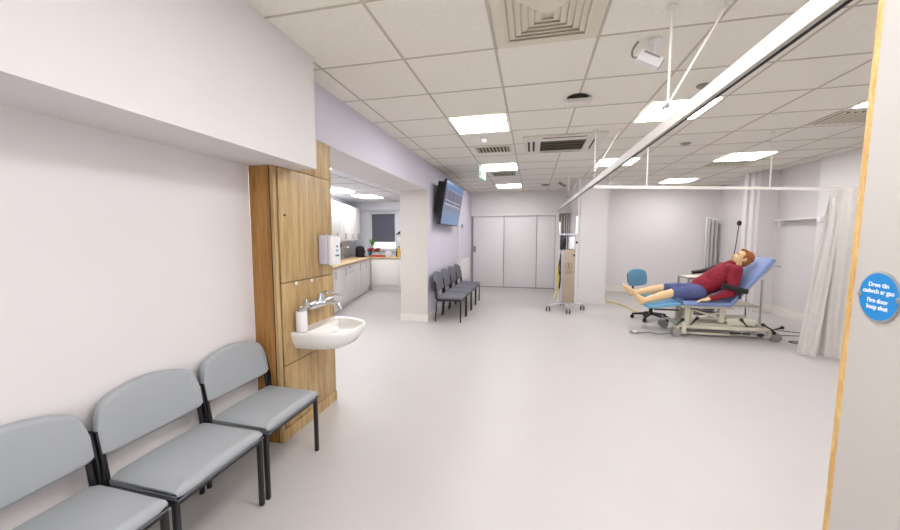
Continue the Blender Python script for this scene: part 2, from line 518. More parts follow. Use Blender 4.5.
# kitchen lights
def klight(x, y, label, s=0.6, sy=1.15):
    ceiling_light(x, y, label, KH, 'klight', 'kitchen ceiling lights', s, sy)
klight(-4.11, 6.20, 'kitchen ceiling light panel nearer the wooden column', 0.58, 0.58)
klight(-4.0, 7.32, 'kitchen ceiling light panel farther in, towards the window', 0.56, 0.68)
klight(-3.2, 3.3, 'extra unseen kitchen light panel added behind the wooden column')  # out of view, added to give the kitchen more light

# ------------------------------------------------------------------ ceiling fittings
# four-way swirl diffuser
t = thing('ceiling_diffuser', 'large cream four-way louvred air diffuser at top of the ceiling', 'air vent', (GX0+GXP/2, gyr(-3)+GYP/2+0.0, H))
def sqring(bm, a, wdt, z0, z1, slope=0.0):
    o_ = [(-a,-a),(a,-a),(a,a),(-a,a)]; i_ = [(-a+wdt,-a+wdt),(a-wdt,-a+wdt),(a-wdt,a-wdt),(-a+wdt,a-wdt)]
    vo = [bm.verts.new((p[0],p[1],z0)) for p in o_]; vi = [bm.verts.new((p[0],p[1],z1)) for p in i_]
    vo2 = [bm.verts.new((p[0],p[1],z0+0.003)) for p in o_]; vi2 = [bm.verts.new((p[0],p[1],z1+0.003)) for p in i_]
    for k in range(4):
        l = (k+1)%4
        bm.faces.new([vo[k],vo[l],vi[l],vi[k]]); bm.faces.new([vo2[l],vo2[k],vi2[k],vi2[l]])
        bm.faces.new([vo[l],vo[k],vo2[k],vo2[l]]); bm.faces.new([vi[k],vi[l],vi2[l],vi2[k]])
bm = B(); sqring(bm, 0.285, 0.05, -0.012, -0.012); obj('frame', bm, M['cream'], t)
pbox('backing', (-0.24,-0.24,-0.006), (0.24,0.24,-0.0045), M['cream'], t)
for k in range(6):
    bm = B(); sqring(bm, 0.245-0.036*k, 0.033, -0.008, -0.018); obj('louvre', bm, M['cream'], t)

# cassette air conditioner
acx, acy = 0.345, 4.74
t = thing('air_conditioner', 'square ceiling cassette air conditioner with dark slatted centre grille', 'air conditioner', (acx, acy, H))
bm = B()
box(bm, (-0.47, -0.39, -0.022), (0.47, -0.30, -0.0045)); box(bm, (-0.47, 0.38, -0.022), (0.47, 0.44, -0.0045))
box(bm, (-0.47, -0.30, -0.022), (-0.27, 0.38, -0.0045)); box(bm, (0.27, -0.30, -0.022), (0.47, 0.38, -0.0045))
box(bm, (-0.27, -0.30, -0.022), (0.27, -0.18, -0.0045)); box(bm, (-0.27, 0.36, -0.022), (0.27, 0.38, -0.0045))
obj('panel', bm, M['ac'], t)
pbox('intake', (-0.265, -0.175, -0.010), (0.265, 0.355, -0.0045), M['vent_in'], t)
for k in range(4):
    y = -0.14 + 0.135*k
    pbox('slat', (-0.262, y, -0.0215), (0.262, y+0.03, -0.0105), M['vent_dark'], t)
for (lo, hi) in (((-0.25,-0.34,-0.0235),(0.25,-0.31,-0.0222)), ((-0.42,-0.19,-0.0235),(-0.395,0.30,-0.0222)), ((-0.36,-0.19,-0.0235),(-0.335,0.30,-0.0222)), ((0.345,-0.19,-0.0235),(0.365,0.30,-0.0222)), ((-0.25,0.395,-0.0235),(0.25,0.41,-0.0222))):
    pbox('air_slot', lo, hi, M['vent_in'], t)

def grille(x0, x1, y0, y1, label, lean=0.02, front=False):
    t = thing('ceiling_grille', label, 'air vent', ((x0+x1)/2, (y0+y1)/2, H), 0, 'slatted ceiling vents')
    a, b = (x1-x0)/2, (y1-y0)/2
    bm = B()
    box(bm, (-a-0.03,-b-0.03,-0.010), (a+0.03,-b,-0.0045)); box(bm, (-a-0.03,b,-0.010), (a+0.03,b+0.03,-0.0045))
    box(bm, (-a-0.03,-b,-0.010), (-a,b,-0.0045)); box(bm, (a,-b,-0.010), (a+0.03,b,-0.0045))
    obj('frame', bm, M['cream'], t)
    pbox('backing', (-a,-b,-0.007), (a,b,-0.0045), M['vent_dark'], t)
    n = 9
    R = Matrix.Rotation(math.radians(35), 3, 'Y')
    for k in range(n):
        x = -a + (k+0.5)*2*a/n
        bm = B(); box(bm, (x-0.010, -b, -0.0155), (x+0.010, b, -0.0135), R); obj('slat', bm, M['cream'], t)
    return t
grille(-0.74, -0.32, 4.75, 5.03, 'slatted ceiling vent beyond the nearest left light panel')
grille(-0.74, -0.33, 6.62, 7.0, 'slatted ceiling vent just beyond the exit sign light')
grille(2.78, 3.30, 6.55, 6.85, 'slatted ceiling vent beside the light above the bed')
grille(2.82, 3.34, 4.18, 4.56, 'slatted ceiling vent behind the light by the wooden door edge')

# wall of small ceiling devices
def detector(x, y, r, label, h=0.035, m='plastic', cat='smoke detector'):
    t = thing('ceiling_detector', label, cat, (x, y, H))
    bm = B(); lathe(bm, [(r*1.05,-0.0045),(r*1.05,-0.012),(r*0.9,-0.016)], (0,0,0), seg=20); obj('base', bm, M[m], t, smooth=True)
    bm = B(); lathe(bm, [(r*0.85,-0.016),(r*0.85,-h*0.7),(r*0.6,-h)], (0,0,0), seg=20); obj('cap', bm, M[m], t, smooth=True)
detector(-0.587, 4.34, 0.05, 'round white smoke detector beside the nearest left light panel', 0.05)
detector(0.27, 8.42, 0.09, 'dark round fitting in ceiling near the far doors', 0.03, 'grey', 'ceiling fitting')
detector(1.86, 5.12, 0.055, 'small round ceiling fitting with two dark halves right of the rail', 0.025, 'grey', 'ceiling fitting')
detector(1.27, 3.22, 0.045, 'small grey round ceiling fitting beside the long curtain rail', 0.025, 'grey', 'ceiling fitting')
# access point
t = thing('wireless_access_point', 'pale grey box hung under a dark ceiling hole', 'access point', (0.36, 3.27, H))
bm = B(); lathe(bm, [(0.085,-0.0045),(0.08,-0.008)], (-0.01,-0.02,0), seg=20); obj('ceiling_hole', bm, M['vent_in'], t)
pbox('casing', (-0.10,-0.055,-0.062), (0.105,0.055,-0.018), M['rail'], t, bevel=0.012)
bm = B(); box(bm, (-0.03,-0.02,-0.018), (0.03,0.02,-0.008)); obj('bracket', bm, M['grey'], t)
# ceiling camera
t = thing('security_camera', 'small white camera hung from ceiling left of the first rail rod', 'camera', (0.665, 2.43, H))
R = Matrix.Rotation(math.radians(28), 3, 'Y') @ Matrix.Rotation(math.radians(10), 3, 'X')
bm = B(); box(bm, (-0.07,-0.035,-0.145), (0.07,0.035,-0.085), R); obj('camera_body', bm, M['plastic'], t, bevel=0.008)
bm = B(); box(bm, (0.0605,-0.028,-0.1385), (0.073,0.028,-0.0915), R, (0,0,-0.115)); obj('lens', bm, M['rubber'], t)
bm = B(); box(bm, (-0.05,-0.0375,-0.100), (0.045,0.0375,-0.090), R, (0,0,-0.115)); obj('side_vent', bm, M['grey'], t)
bm = B(); cyl(bm, (0.03,0,-0.0045), (0.03,0,-0.10), 0.008, seg=10); lathe(bm, [(0.032,-0.0045),(0.03,-0.010)], (0.03,0,0)); obj('mount', bm, M['plastic'], t)
bm = B(); tube(bm, smooth_pts([(-0.065,0,-0.004),(-0.095,0,-0.05),(-0.09,0,-0.09),(-0.055,0,-0.095)]), 0.006, 8); obj('cable', bm, M['grey'], t, smooth=True)
# second camera far down
t = thing('security_camera', 'small dark camera hung from ceiling near the far doors', 'camera', (0.62, 8.0, H))
bm = B(); box(bm, (-0.10,-0.03,-0.10), (0.07,0.03,-0.045), Matrix.Rotation(math.radians(30), 3, 'Y')); obj('camera_body', bm, M['grey'], t, bevel=0.008)
bm = B(); cyl(bm, (-0.01,0,-0.0045), (-0.01,0,-0.07), 0.008, seg=8); obj('mount', bm, M['plastic'], t)

# exit sign
t = thing('exit_sign', 'green and white running man exit sign hanging edge-on from ceiling', 'exit sign', (-0.80, 5.80, H), math.radians(-10))
pbox('sign_plate', (-0.006,-0.20,-0.265), (0.006,0.16,-0.035), M['signplate'], t, bevel=0.002)
bm = B(); cyl(bm, (0,-0.14,-0.0045), (0,-0.14,-0.036), 0.004, seg=8); cyl(bm, (0,0.10,-0.0045), (0,0.10,-0.036), 0.004, seg=8); obj('hanger', bm, M['steel'], t)
for sx in (-1, 1):
    bm = B()
    x0, x1 = (0.0062, 0.0072) if sx > 0 else (-0.0072, -0.0062)
    for (a, b, c, d) in ((-0.20, 0.16, -0.05, -0.035), (-0.20, 0.16, -0.265, -0.245), (-0.20, -0.185, -0.245, -0.05), (0.145, 0.16, -0.245, -0.05)):
        box(bm, (x0, a, min(c,d)), (x1, b, max(c,d)))
    box(bm, (x0, -0.17, -0.20), (x1, -0.09, -0.06))                              # door block
    prism(bm, [(0.06,-0.13),(0.11,-0.10),(0.11,-0.12),(0.13,-0.12),(0.13,-0.14),(0.11,-0.14),(0.11,-0.16)], x0, x1, 'yz')   # arrow
    # running man
    prism(bm, [(-0.045+0.013*math.cos(k*PI/4), -0.075+0.013*math.sin(k*PI/4)) for k in range(8)], x0, x1, 'yz')
    prism(bm, [(-0.055,-0.09),(-0.03,-0.09),(-0.01,-0.12),(-0.02,-0.128),(-0.035,-0.108),(-0.035,-0.135),(-0.015,-0.16),(-0.015,-0.195),(-0.028,-0.195),(-0.03,-0.166),(-0.05,-0.145),(-0.06,-0.17),(-0.08,-0.17),(-0.08,-0.158),(-0.068,-0.156),(-0.058,-0.12),(-0.07,-0.115),(-0.075,-0.13),(-0.084,-0.125),(-0.075,-0.10)], x0, x1, 'yz')
    obj('sign_symbol', bm, M['green'], t)

# ------------------------------------------------------------------ curtain rails
ra, rb = Vector((0.682, 0.62, 1.900)), Vector((0.625, 9.45, 2.015))
def rail_y(y): return ra + (rb-ra)*((y-ra.y)/(rb.y-ra.y))
t = thing('curtain_rail', 'long white overhead curtain rail running down the room on ceiling rods', 'curtain rail', (0,0,0))
a0 = rail_y(1.0)
bm = B()
sec = [(-0.011,0.0),(-0.011,0.055),(0.011,0.055),(0.011,0.0),(0.007,0.0),(0.007,0.006),(-0.007,0.006),(-0.007,0.0)]
loft(bm, [[a0+Vector((x,0,z+0.008)) for x,z in sec], [rb+Vector((x,0,z+0.008)) for x,z in sec]])
obj('rail', bm, M['rail'], t)
bm = B(); loft(bm, [[a0+Vector((x,0,z)) for x,z in ((0.0065,0.001),(0.0112,0.001),(0.0112,0.0078),(0.0065,0.0078))], [rb+Vector((x,0,z)) for x,z in ((0.0065,0.001),(0.0112,0.001),(0.0112,0.0078),(0.0065,0.0078))]])
obj('track_slot', bm, M['black'], t)
pbox('end_cap', (a0.x-0.014, a0.y-0.006, a0.z), (a0.x+0.014, a0.y-0.0005, a0.z+0.046), M['black'], t)
for yy, far in ((2.11, 0), (4.27, 0), (7.0, 0), (9.3, 1)):
    p = rail_y(yy)
    bm = B(); cyl(bm, (p.x, yy, p.z+0.044), (p.x, yy, H-0.0045), 0.0065 if not far else 0.008, seg=10); obj('rod', bm, M['rail'], t, smooth=True)
    bm = B(); lathe(bm, [(0.024,H-0.004),(0.022,H-0.012),(0.010,H-0.022)], (p.x,yy,0), seg=16); obj('ceiling_plate', bm, M['rail'], t, smooth=True)
    if not far:
        zk = p.z + 0.14
        bm = B(); cyl(bm, (p.x, yy, zk), (p.x+0.26, yy+0.02, H-0.0045), 0.0065, seg=10); obj('brace', bm, M['rail'], t, smooth=True)
        bm = B(); ellipsoid(bm, (p.x, yy, zk), (0.015,0.013,0.013), u=10, v=8); ellipsoid(bm, (p.x-0.02, yy-0.006, zk-0.012), (0.012,0.010,0.010), u=10, v=8); obj('clamp', bm, M['grey'], t, smooth=True)
        bm = B(); lathe(bm, [(0.02,H-0.004),(0.018,H-0.012),(0.010,H-0.022)], (p.x+0.262,yy+0.02,0), seg=14); obj('ceiling_plate', bm, M['rail'], t, smooth=True)
# cross rail
ca, cb = Vector((0.665, 4.44, 1.935)), Vector((3.72, 4.96, 1.885))
def cross_x(x): return ca + (cb-ca)*((x-ca.x)/(cb.x-ca.x))
t = thing('curtain_rail', 'white cross curtain rail passing in front of the bed, carrying the curtain', 'curtain rail', (0,0,0))
bm = B()
sec = [(-0.011,0.0),(-0.011,0.034),(0.011,0.034),(0.011,0.0)]
loft(bm, [[ca+Vector((0.014,y,z)) for y,z in sec], [cb+Vector((0,y,z)) for y,z in sec]])
obj('rail', bm, M['rail'], t)
for x in (1.27, 2.60):
    p = cross_x(x)
    bm = B(); cyl(bm, (p.x,p.y,p.z+0.034), (p.x,p.y,H-0.0045), 0.007, seg=10); obj('rod', bm, M['rail'], t, smooth=True)
    bm = B(); lathe(bm, [(0.022,H-0.004),(0.02,H-0.012),(0.010,H-0.02)], (p.x,p.y,0), seg=14); obj('ceiling_plate', bm, M['rail'], t, smooth=True)

# hanging curtain, gathered by the right wall
t = thing('hospital_curtain', 'pale grey floor-length bed curtain gathered beside the wooden door edge', 'curtain', (0,0,0))
def curtain_panel(name, p0, p1, z0, z1, folds, amp, lean, narrow, mt):
    bm = B(); n = folds*10; m = 14; rows = []
    p0 = Vector(p0); p1 = Vector(p1); d = (p1-p0); nn = Vector((-d.y, d.x, 0)).normalized()
    for j in range(m+1):
        v = j/m; row = []
        for i in range(n+1):
            u = i/n
            uu = 0.5 + (u-0.5)*(1 - narrow*(v**3))
            p = p0 + d*uu + nn*amp*math.sin(u*folds*2*PI + 0.5*math.sin(v*4+u*3))*(1-0.3*v) + Vector((lean*v, 0, 0))
            p.z = z0 + (z1-z0)*v
            row.append(p)
        rows.append(row)
    # thickness: back sheet
    R1 = [[bm.verts.new(p) for p in r] for r in rows]
    R2 = [[bm.verts.new(p + nn*0.004) for p in r] for r in rows]
    for j in range(m):
        for i in range(n):
            bm.faces.new([R1[j][i],R1[j][i+1],R1[j+1][i+1],R1[j+1][i]])
            bm.faces.new([R2[j][i+1],R2[j][i],R2[j+1][i],R2[j+1][i+1]])
    for j in range(m):
        bm.faces.new([R1[j][0],R1[j+1][0],R2[j+1][0],R2[j][0]]); bm.faces.new([R1[j+1][n],R1[j][n],R2[j][n],R2[j+1][n]])
    for i in range(n):
        bm.faces.new([R1[0][i+1],R1[0][i],R2[0][i],R2[0][i+1]]); bm.faces.new([R1[m][i],R1[m][i+1],R2[m][i+1],R2[m][i]])
    return obj(name, bm, M[mt], t, smooth=True)
curtain_panel('curtain_cloth', (3.02, 4.84, 0), (3.12, 4.70, 0), 0.03, 1.892, 2, 0.016, 0.16, 0.5, 'curtain')
curtain_panel('curtain_cloth', (3.16, 4.78, 0), (3.62, 4.42, 0), 0.04, 1.890, 5, 0.022, 0.02, 0.0, 'curtain')
bm = B(); box(bm, (3.20,4.77,1.70), (3.225,4.80,1.80)); obj('tie_hook', bm, M['plastic'], t)

# shelf on right wall
t = thing('wall_shelf', 'narrow white wall shelf with end bracket on the right wall', 'shelf', (0,0,0))
pbox('board', (4.13, 6.42, 1.645), (4.255, 7.42, 1.67), M['frame'], t, bevel=0.003)
pbox('bracket', (4.12, 6.34, 1.60), (4.21, 6.42, 1.68), M['plastic'], t, bevel=0.006)
pbox('bracket', (4.17, 7.30, 1.57), (4.255, 7.33, 1.645), M['plastic'], t)

# ------------------------------------------------------------------ oak column with panels
t = thing('service_cupboard', 'oak veneer service column behind the wall-hung sink', 'cupboard', (0,0,0))
bm = B(); prism(bm, [(1.96,0.0),(2.63,0.0),(2.63,2.105),(2.172,2.105),(2.172,1.828),(1.96,1.828)], -1.775, -1.630, 'yz'); obj('carcass', bm, M['oak_shade'], t)
pbox('front_strip', (-1.622, 1.962, 0.085), (-1.600, 1.990, 1.828), M['oak'], t)
def panel(name, y0, y1, z0, z1): return pbox(name, (-1.622, y0, z0), (-1.600, y1, z1), M['oak'], t, bevel=0.001)
bm = B(); prism(bm, [(1.963,0.0),(2.627,0.0),(2.627,2.10),(2.175,2.10),(2.175,1.826),(1.963,1.826)], -1.630, -1.622, 'yz'); obj('shadow_gap', bm, M['gap'], t)
P0, P1 = 2.008, 2.63
panel('panel', 2.174, P1, 1.831, 2.105)
panel('panel', P0, P1, 1.073, 1.826)
panel('panel', P0, P1, 0.512, 1.067)
panel('panel', P0, P1, 0.085, 0.506)
pbox('plinth', (-1.622, 1.962, 0.0), (-1.592, 2.63, 0.08), M['oak'], t)
for (y, z) in ((2.155, 1.055),(2.335, 1.053)):
    bm = B(); lathe(bm, [(0.013,0),(0.013,0.003),(0.007,0.006)], (-1.600,y,z), (1,0,0), 14); obj('screw_cap', bm, M['plastic'], t, smooth=True)
bm = B(); lathe(bm, [(0.008,0),(0.008,0.004),(0.004,0.005)], (-1.600,2.06,1.52), (1,0,0), 12); obj('lock', bm, M['gap'], t)

# ------------------------------------------------------------------ sink
t = thing('wash_basin', 'white ceramic wall-hung wash basin fixed to the oak column', 'sink', (-1.600, 2.345, 0.0))
def dshape(dep, hw, n=36, back=0.0, z=0.0, x0=0.0):
    pts = []
    for k in range(n):
        a = -PI/2 + PI*k/(n-1)
        ca_, sa = math.cos(a), math.sin(a)
        e = 0.72
        pts.append(Vector((x0 + dep*(abs(ca_)**e), hw*(1 if sa > 0 else -1)*(abs(sa)**e), z)))
    return pts
bm = B()
outer = [(0.20,0.10,0.565,0.0),(0.26,0.15,0.572,0.0),(0.32,0.22,0.60,0.0),(0.36,0.25,0.65,0.0),(0.376,0.260,0.69,0.0),(0.38,0.263,0.715,0.0),(0.375,0.260,0.722,0.0)]
inner = [(0.365,0.250,0.722,0.002),(0.345,0.232,0.712,0.075),(0.33,0.22,0.67,0.08),(0.25,0.19,0.64,0.10),(0.17,0.12,0.625,0.12),(0.05,0.04,0.622,0.16)]
rings = [dshape(d, w_, z=z, x0=0) for d, w_, z, x in outer] + [dshape(d-x if d-x > 0.02 else 0.02, w_, z=z, x0=x) for d, w_, z, x in inner]
loft(bm, rings)
obj('basin', bm, M['porcelain'], t, smooth=True)
bm = B(); lathe(bm, [(0.02,0.0),(0.02,0.003),(0.012,0.004)], (0.185,0,0.622), seg=16); obj('drain', bm, M['chrome'], t)
t = thing('wall_mixer_tap', 'chrome wall-mounted lever mixer tap above the wash basin', 'tap', (-1.600, 2.35, 0.885))
t.scale = (1.15, 1.2, 1.4)
for s in (-1, 1):
    bm = B(); lathe(bm, [(0.030,0),(0.030,0.008),(0.016,0.014),(0.016,0.055)], (0, s*0.085, 0), (1,0,0), 16); obj('wall_flange', bm, M['chrome'], t, smooth=True)
bm = B(); tube(bm, [(0.055,-0.125,0),(0.055,-0.09,0),(0.055,0.09,0),(0.055,0.125,0)], 0.02, 14, True, [0.018,0.023,0.023,0.018]); obj('body', bm, M['chrome'], t, smooth=True)
bm = B(); lathe(bm, [(0.022,0),(0.024,0.02),(0.016,0.04)], (0.055,0.0,0.012), (0,0,1), 14)
tube(bm, smooth_pts([(0.055,0.0,0.045),(0.10,0.0,0.06),(0.16,0.0,0.05),(0.21,0.0,0.045)]), 0.007, 8); obj('lever', bm, M['chrome'], t, smooth=True)
bm = B(); tube(bm, smooth_pts([(0.06,0.0,-0.01),(0.11,0.0,0.005),(0.17,0.0,0.0),(0.20,0.0,-0.03)]), 0.011, 10); obj('spout', bm, M['chrome'], t, smooth=True)
bm = B(); tube(bm, smooth_pts([(0.055,-0.12,0.005),(0.06,-0.17,0.03),(0.10,-0.21,0.01)]), 0.009, 8); obj('lever', bm, M['chrome'], t, smooth=True)
t = thing('soap_bottle', 'white cylindrical soap bottle with chrome top on the basin edge', 'soap bottle', (-1.552, 2.135, 0.722))
bm = B(); lathe(bm, [(0.036,0.0),(0.038,0.006),(0.038,0.135),(0.034,0.142)], (0,0,0), seg=20); obj('bottle', bm, M['plastic'], t, smooth=True)
bm = B(); lathe(bm, [(0.030,0.142),(0.032,0.158),(0.014,0.168),(0.012,0.18)], (0,0,0), seg=16); tube(bm, [(0,0,0.175),(0.04,0.0,0.182),(0.07,0.0,0.172)], 0.007, 8); obj('pump', bm, M['chrome'], t, smooth=True)
t = thing('soap_dispenser', 'white wall dispenser high on the oak column above the sink', 'dispenser', (-1.600, 2.505, 1.165))
pbox('casing', (0, -0.075, 0.0), (0.075, 0.07, 0.225), M['lilac_plastic'], t, bevel=0.012)
pbox('front_cover', (0.075, -0.070, -0.008), (0.112, 0.066, 0.215), M['plastic'], t, bevel=0.012)
bm = B(); box(bm, (0.1125,-0.02,0.06), (0.1135,0.035,0.072)); box(bm, (0.1125,-0.005,0.10), (0.1135,0.02,0.112)); box(bm, (0.1125,-0.005,0.13), (0.1135,0.02,0.145)); obj('printed_marks', bm, M['teal'], t)
bm = B(); lathe(bm, [(0.012,0),(0.012,0.012),(0.008,0.016)], (0.02,0.01,0.228), (0,0,1), 12); obj('top_lock', bm, M['steel'], t)

# ------------------------------------------------------------------ chairs
def rr_ring(cx, cz, hx, hz, n=6, r=None):
    """rounded rectangle in xz"""
    r = min(hx, hz)*0.9 if r is None else min(r, hx*0.98, hz*0.98)
    pts = []
    for (sx, sz, a0_) in ((1,1,0),(-1,1,90),(-1,-1,180),(1,-1,270)):
        for k in range(n+1):
            a = math.radians(a0_ + 90*k/n)
            pts.append((cx + sx*(hx-r) + r*math.cos(a), cz + sz*(hz-r) + r*math.sin(a)))
    return pts

def make_chair(name, label, fab, group, pipe, seat_z=0.415, dep=0.36, wid=0.46, back_top=0.735):
    """origin on floor centre, front +X, width along Y"""
    t = thing(name, label, 'chair', (0,0,0), 0, group)
    hw = wid/2; x0, x1 = -dep/2, dep/2
    # seat
    bm = B(); rings = []; ny = 14
    for j in range(ny+1):
        y = -hw+0.008 + (wid-0.016)*j/ny
        e = abs(2*j/ny-1); s = 1-0.55*max(0, (e-0.86)/0.14)**2
        dome = 0.006*(1-e*e)
        ring = []
        for (x, z) in rr_ring(0.0, 0, dep/2-0.003*(1-s)*4, 0.030*s, 6, 0.028):
            zz = z + (dome if z > 0 else 0)
            u = (x-x0)/(x1-x0)
            zz -= 0.012*max(0, (u-0.8)/0.2)**2 * (1 if z > 0 else 0)
            ring.append((x+0.012, y, seat_z-0.030+zz))
        rings.append(ring)
    loft(bm, rings); st = obj('seat', bm, M[fab], t, smooth=True)
    # piping along the seat's lower edge
    bm = B(); zl = seat_z-0.052
    tube(bm, [(x0+0.02,-hw+0.008,zl),(x1+0.01,-hw+0.008,zl),(x1+0.01,hw-0.008,zl),(x0+0.02,hw-0.008,zl)], 0.004, 6); obj('seat_piping', bm, M[pipe], st, smooth=True)
    # backrest: arched and slightly wrapped
    bm = B(); rings = []; ny = 24
    zb = seat_z+0.055; lean = 0.16
    for j in range(ny+1):
        v = 2*j/ny-1; y = v*(hw+0.002)
        av = abs(v)
        top = back_top - 0.055*av**2 - 0.10*max(0,(av-0.80)/0.20)**2.6
        bot = zb + 0.02*av**2 + 0.012*max(0,(av-0.85)/0.15)**2
        th = 0.021*(1-0.45*max(0,(av-0.88)/0.12)**2)
        cz = (top+bot)/2; hz = (top-bot)/2
        ring = []
        for (x, z) in rr_ring(0, cz, th, hz, 5, 0.02):
            ring.append((x0-0.035 + x + 0.030*(v*v) - lean*(z-zb)*1.0, y, z))
        rings.append(ring)
    loft(bm, rings); bk = obj('backrest', bm, M[fab], t, smooth=True)
    # frame
    lr = 0.0125
    zr = seat_z-0.068
    for s in (-1, 1):
        y = s*(hw-0.0125)
        bm = B(); box(bm, (x1-0.022,y-0.011,0.0), (x1+0.0,y+0.011,zr+0.011)); obj('leg', bm, M['black'], t, bevel=0.004)
        bm = B(); tube(bm, [(x0-0.03,y,0.0),(x0+0.0,y,zr),(x0+0.0,y,seat_z-0.03),(x0-0.030,y,seat_z+0.17)], 0.0125, 8); obj('leg', bm, M['black'], t, smooth=True)
    for s in (-1, 1):
        y = s*(hw-0.0125)
        bm = B(); box(bm, (x0+0.012, y-0.011, zr-0.011), (x1-0.023, y+0.011, zr+0.011)); obj('side_rail', bm, M['black'], t)
    bm = B(); box(bm, (x1-0.020,-hw+0.024,zr-0.011), (x1-0.002,hw-0.024,zr+0.011)); obj('cross_rail', bm, M['black'], t)
    bm = B(); box(bm, (x0-0.008,-hw+0.026,zr-0.011), (x0+0.01,hw-0.026,zr+0.011)); obj('cross_rail', bm, M['black'], t)
    # black upright plates clasping the backrest sides
    for s in (-1, 1):
        bm = B(); y = s*(hw+0.0015)
        pts = [(x0+0.012, seat_z-0.045), (x0+0.012, seat_z+0.05), (x0-0.012, back_top-0.14), (x0-0.055, back_top-0.14), (x0-0.034, seat_z+0.05), (x0-0.026, seat_z-0.045)]
        prism(bm, pts, y-0.004, y+0.004, 'xz')
        obj('upright', bm, M['black'], t)
    return t
def at_floor(t, x, y, rz): t.location = (x, y, 0); t.rotation_euler = (0,0,rz)
g1 = 'grey vinyl seats along the near left wall'
ch = make_chair('waiting_chair', 'grey vinyl armless chair beside the oak column, nearest the sink', 'vinyl', g1, 'vinyl_dk')
at_floor(ch, -1.50, 1.725, 0)
dup(ch, (-1.50, 1.245, 0), 0, 'grey vinyl armless chair in the middle, next to the chair by the oak column')
dup(ch, (-1.50, 0.765, 0), 0, 'grey vinyl armless chair cut off at the lower left corner of the photo')
g2 = 'dark grey fabric chairs along the lilac wall'
ch = make_chair('fabric_chair', 'dark grey fabric chair in far row, nearest the white pillar', 'fabric', g2, 'rubber', seat_z=0.42, dep=0.40, wid=0.47, back_top=0.80)
at_floor(ch, -1.28, 5.70, 0)
labs = ['dark grey fabric chair, second from the white pillar', 'dark grey fabric chair, second from the far doors', 'dark grey fabric chair, farthest of the row, nearest the far doors']
for i in range(3):
    dup(ch, (-1.28, 5.70+0.53*(i+1), 0), 0, labs[i])

# ------------------------------------------------------------------ television
t = thing('television', 'flat screen television tilted down high on the lilac wall', 'television', (-1.45, 6.46, 1.955))
tl = math.radians(9.5)
RT = Matrix.Rotation(tl, 3, 'Y')
def tvbox(name, lo, hi, m, **k):
    bm = B(); box(bm, lo, hi, RT, (0,0,0)); return obj(name, bm, M[m], t, **k)
tvbox('casing', (-0.025,-0.72,-0.375), (0.018,0.72,0.375), 'black', bevel=0.005)
bm = B(); box(bm, (0.0185,-0.705,-0.36), (0.0195,0.705,0.36)); sc_ = obj('screen', bm, M['screen'], t); sc_.rotation_euler = (0, tl, 0)
tvbox('back_housing', (-0.135,-0.69,-0.20), (-0.0255,0.69,0.33), 'rubber', bevel=0.01)
# window graphics on the screen
bm = B()
for (y0,y1,z0,z1) in ((-0.62,0.60,-0.02,-0.012),(-0.62,0.60,0.045,0.052),(-0.55,-0.545,-0.02,0.25),(0.1,0.105,-0.02,0.25),(-0.60,0.62,0.235,0.24)):
    box(bm, (0.0197,y0,z0), (0.0202,y1,z1))
g_ = obj('screen_lines', bm, M['lilac_plastic'], t); g_.rotation_euler = (0, tl, 0)
pbox('wall_bracket', (-0.178,-0.25,-0.15), (-0.155,0.25,0.15), M['black'], t)
bm = B(); box(bm, (-0.156,-0.15,-0.02), (-0.13,-0.12,0.02)); box(bm, (-0.156,0.12,-0.02), (-0.13,0.15,0.02)); obj('bracket_arm', bm, M['black'], t)

# small wall box near far doors
t = thing('wall_socket', 'small dark wall control on lilac wall beyond the television', 'switch', (XP, 8.3, 1.62))
pbox('plate', (0, -0.04, -0.05), (0.02, 0.04, 0.05), M['grey'], t, bevel=0.004)
pbox('button', (0.02, -0.015, -0.02), (0.026, 0.015, 0.02), M['black'], t)
# white wall heater/trunk low on the lilac wall behind the seats
t = thing('wall_radiator', 'white low wall radiator behind the farthest fabric chairs', 'radiator', (XP, 8.1, 0.35))
pbox('radiator_panel', (0.03, -0.25, 0.0), (0.07, 0.9, 0.50), M['frame'], t, bevel=0.006)
bm = B(); box(bm, (0,-0.1,0.1), (0.03,-0.06,0.4)); box(bm, (0,0.7,0.1), (0.03,0.74,0.4)); obj('bracket', bm, M['frame'], t)

# ------------------------------------------------------------------ open fire door at right
D = Vector((0.094, 0.996, 0)).normalized()      # direction along the leaf, away from us
sp = Vector((0.507, 0.655, 1.29))               # centre of the round sign on its face
N = Vector((-D.y, D.x, 0))                      # out of the visible face (towards -X)
Mx = Matrix((( D.x, N.x, 0), (D.y, N.y, 0), (0, 0, 1)))   # local x along leaf, y out, z up
lf = bpy.data.objects.new('door_4', None); C.objects.link(lf); lf['kind'] = 'structure'
lf.location = (sp.x, sp.y, 0); 
lf.rotation_euler = (0, 0, math.atan2(D.y, D.x))
edge = 0.051
LT = Matrix.Rotation(math.radians(-1.2), 3, 'Y')     # the heavy leaf hangs slightly out of plumb
def leafbox(name, lo, hi, m, **k):
    bm = B(); box(bm, lo, hi, LT, (edge, -0.02, 1.33)); return obj(name, bm, M[m], lf, **k)
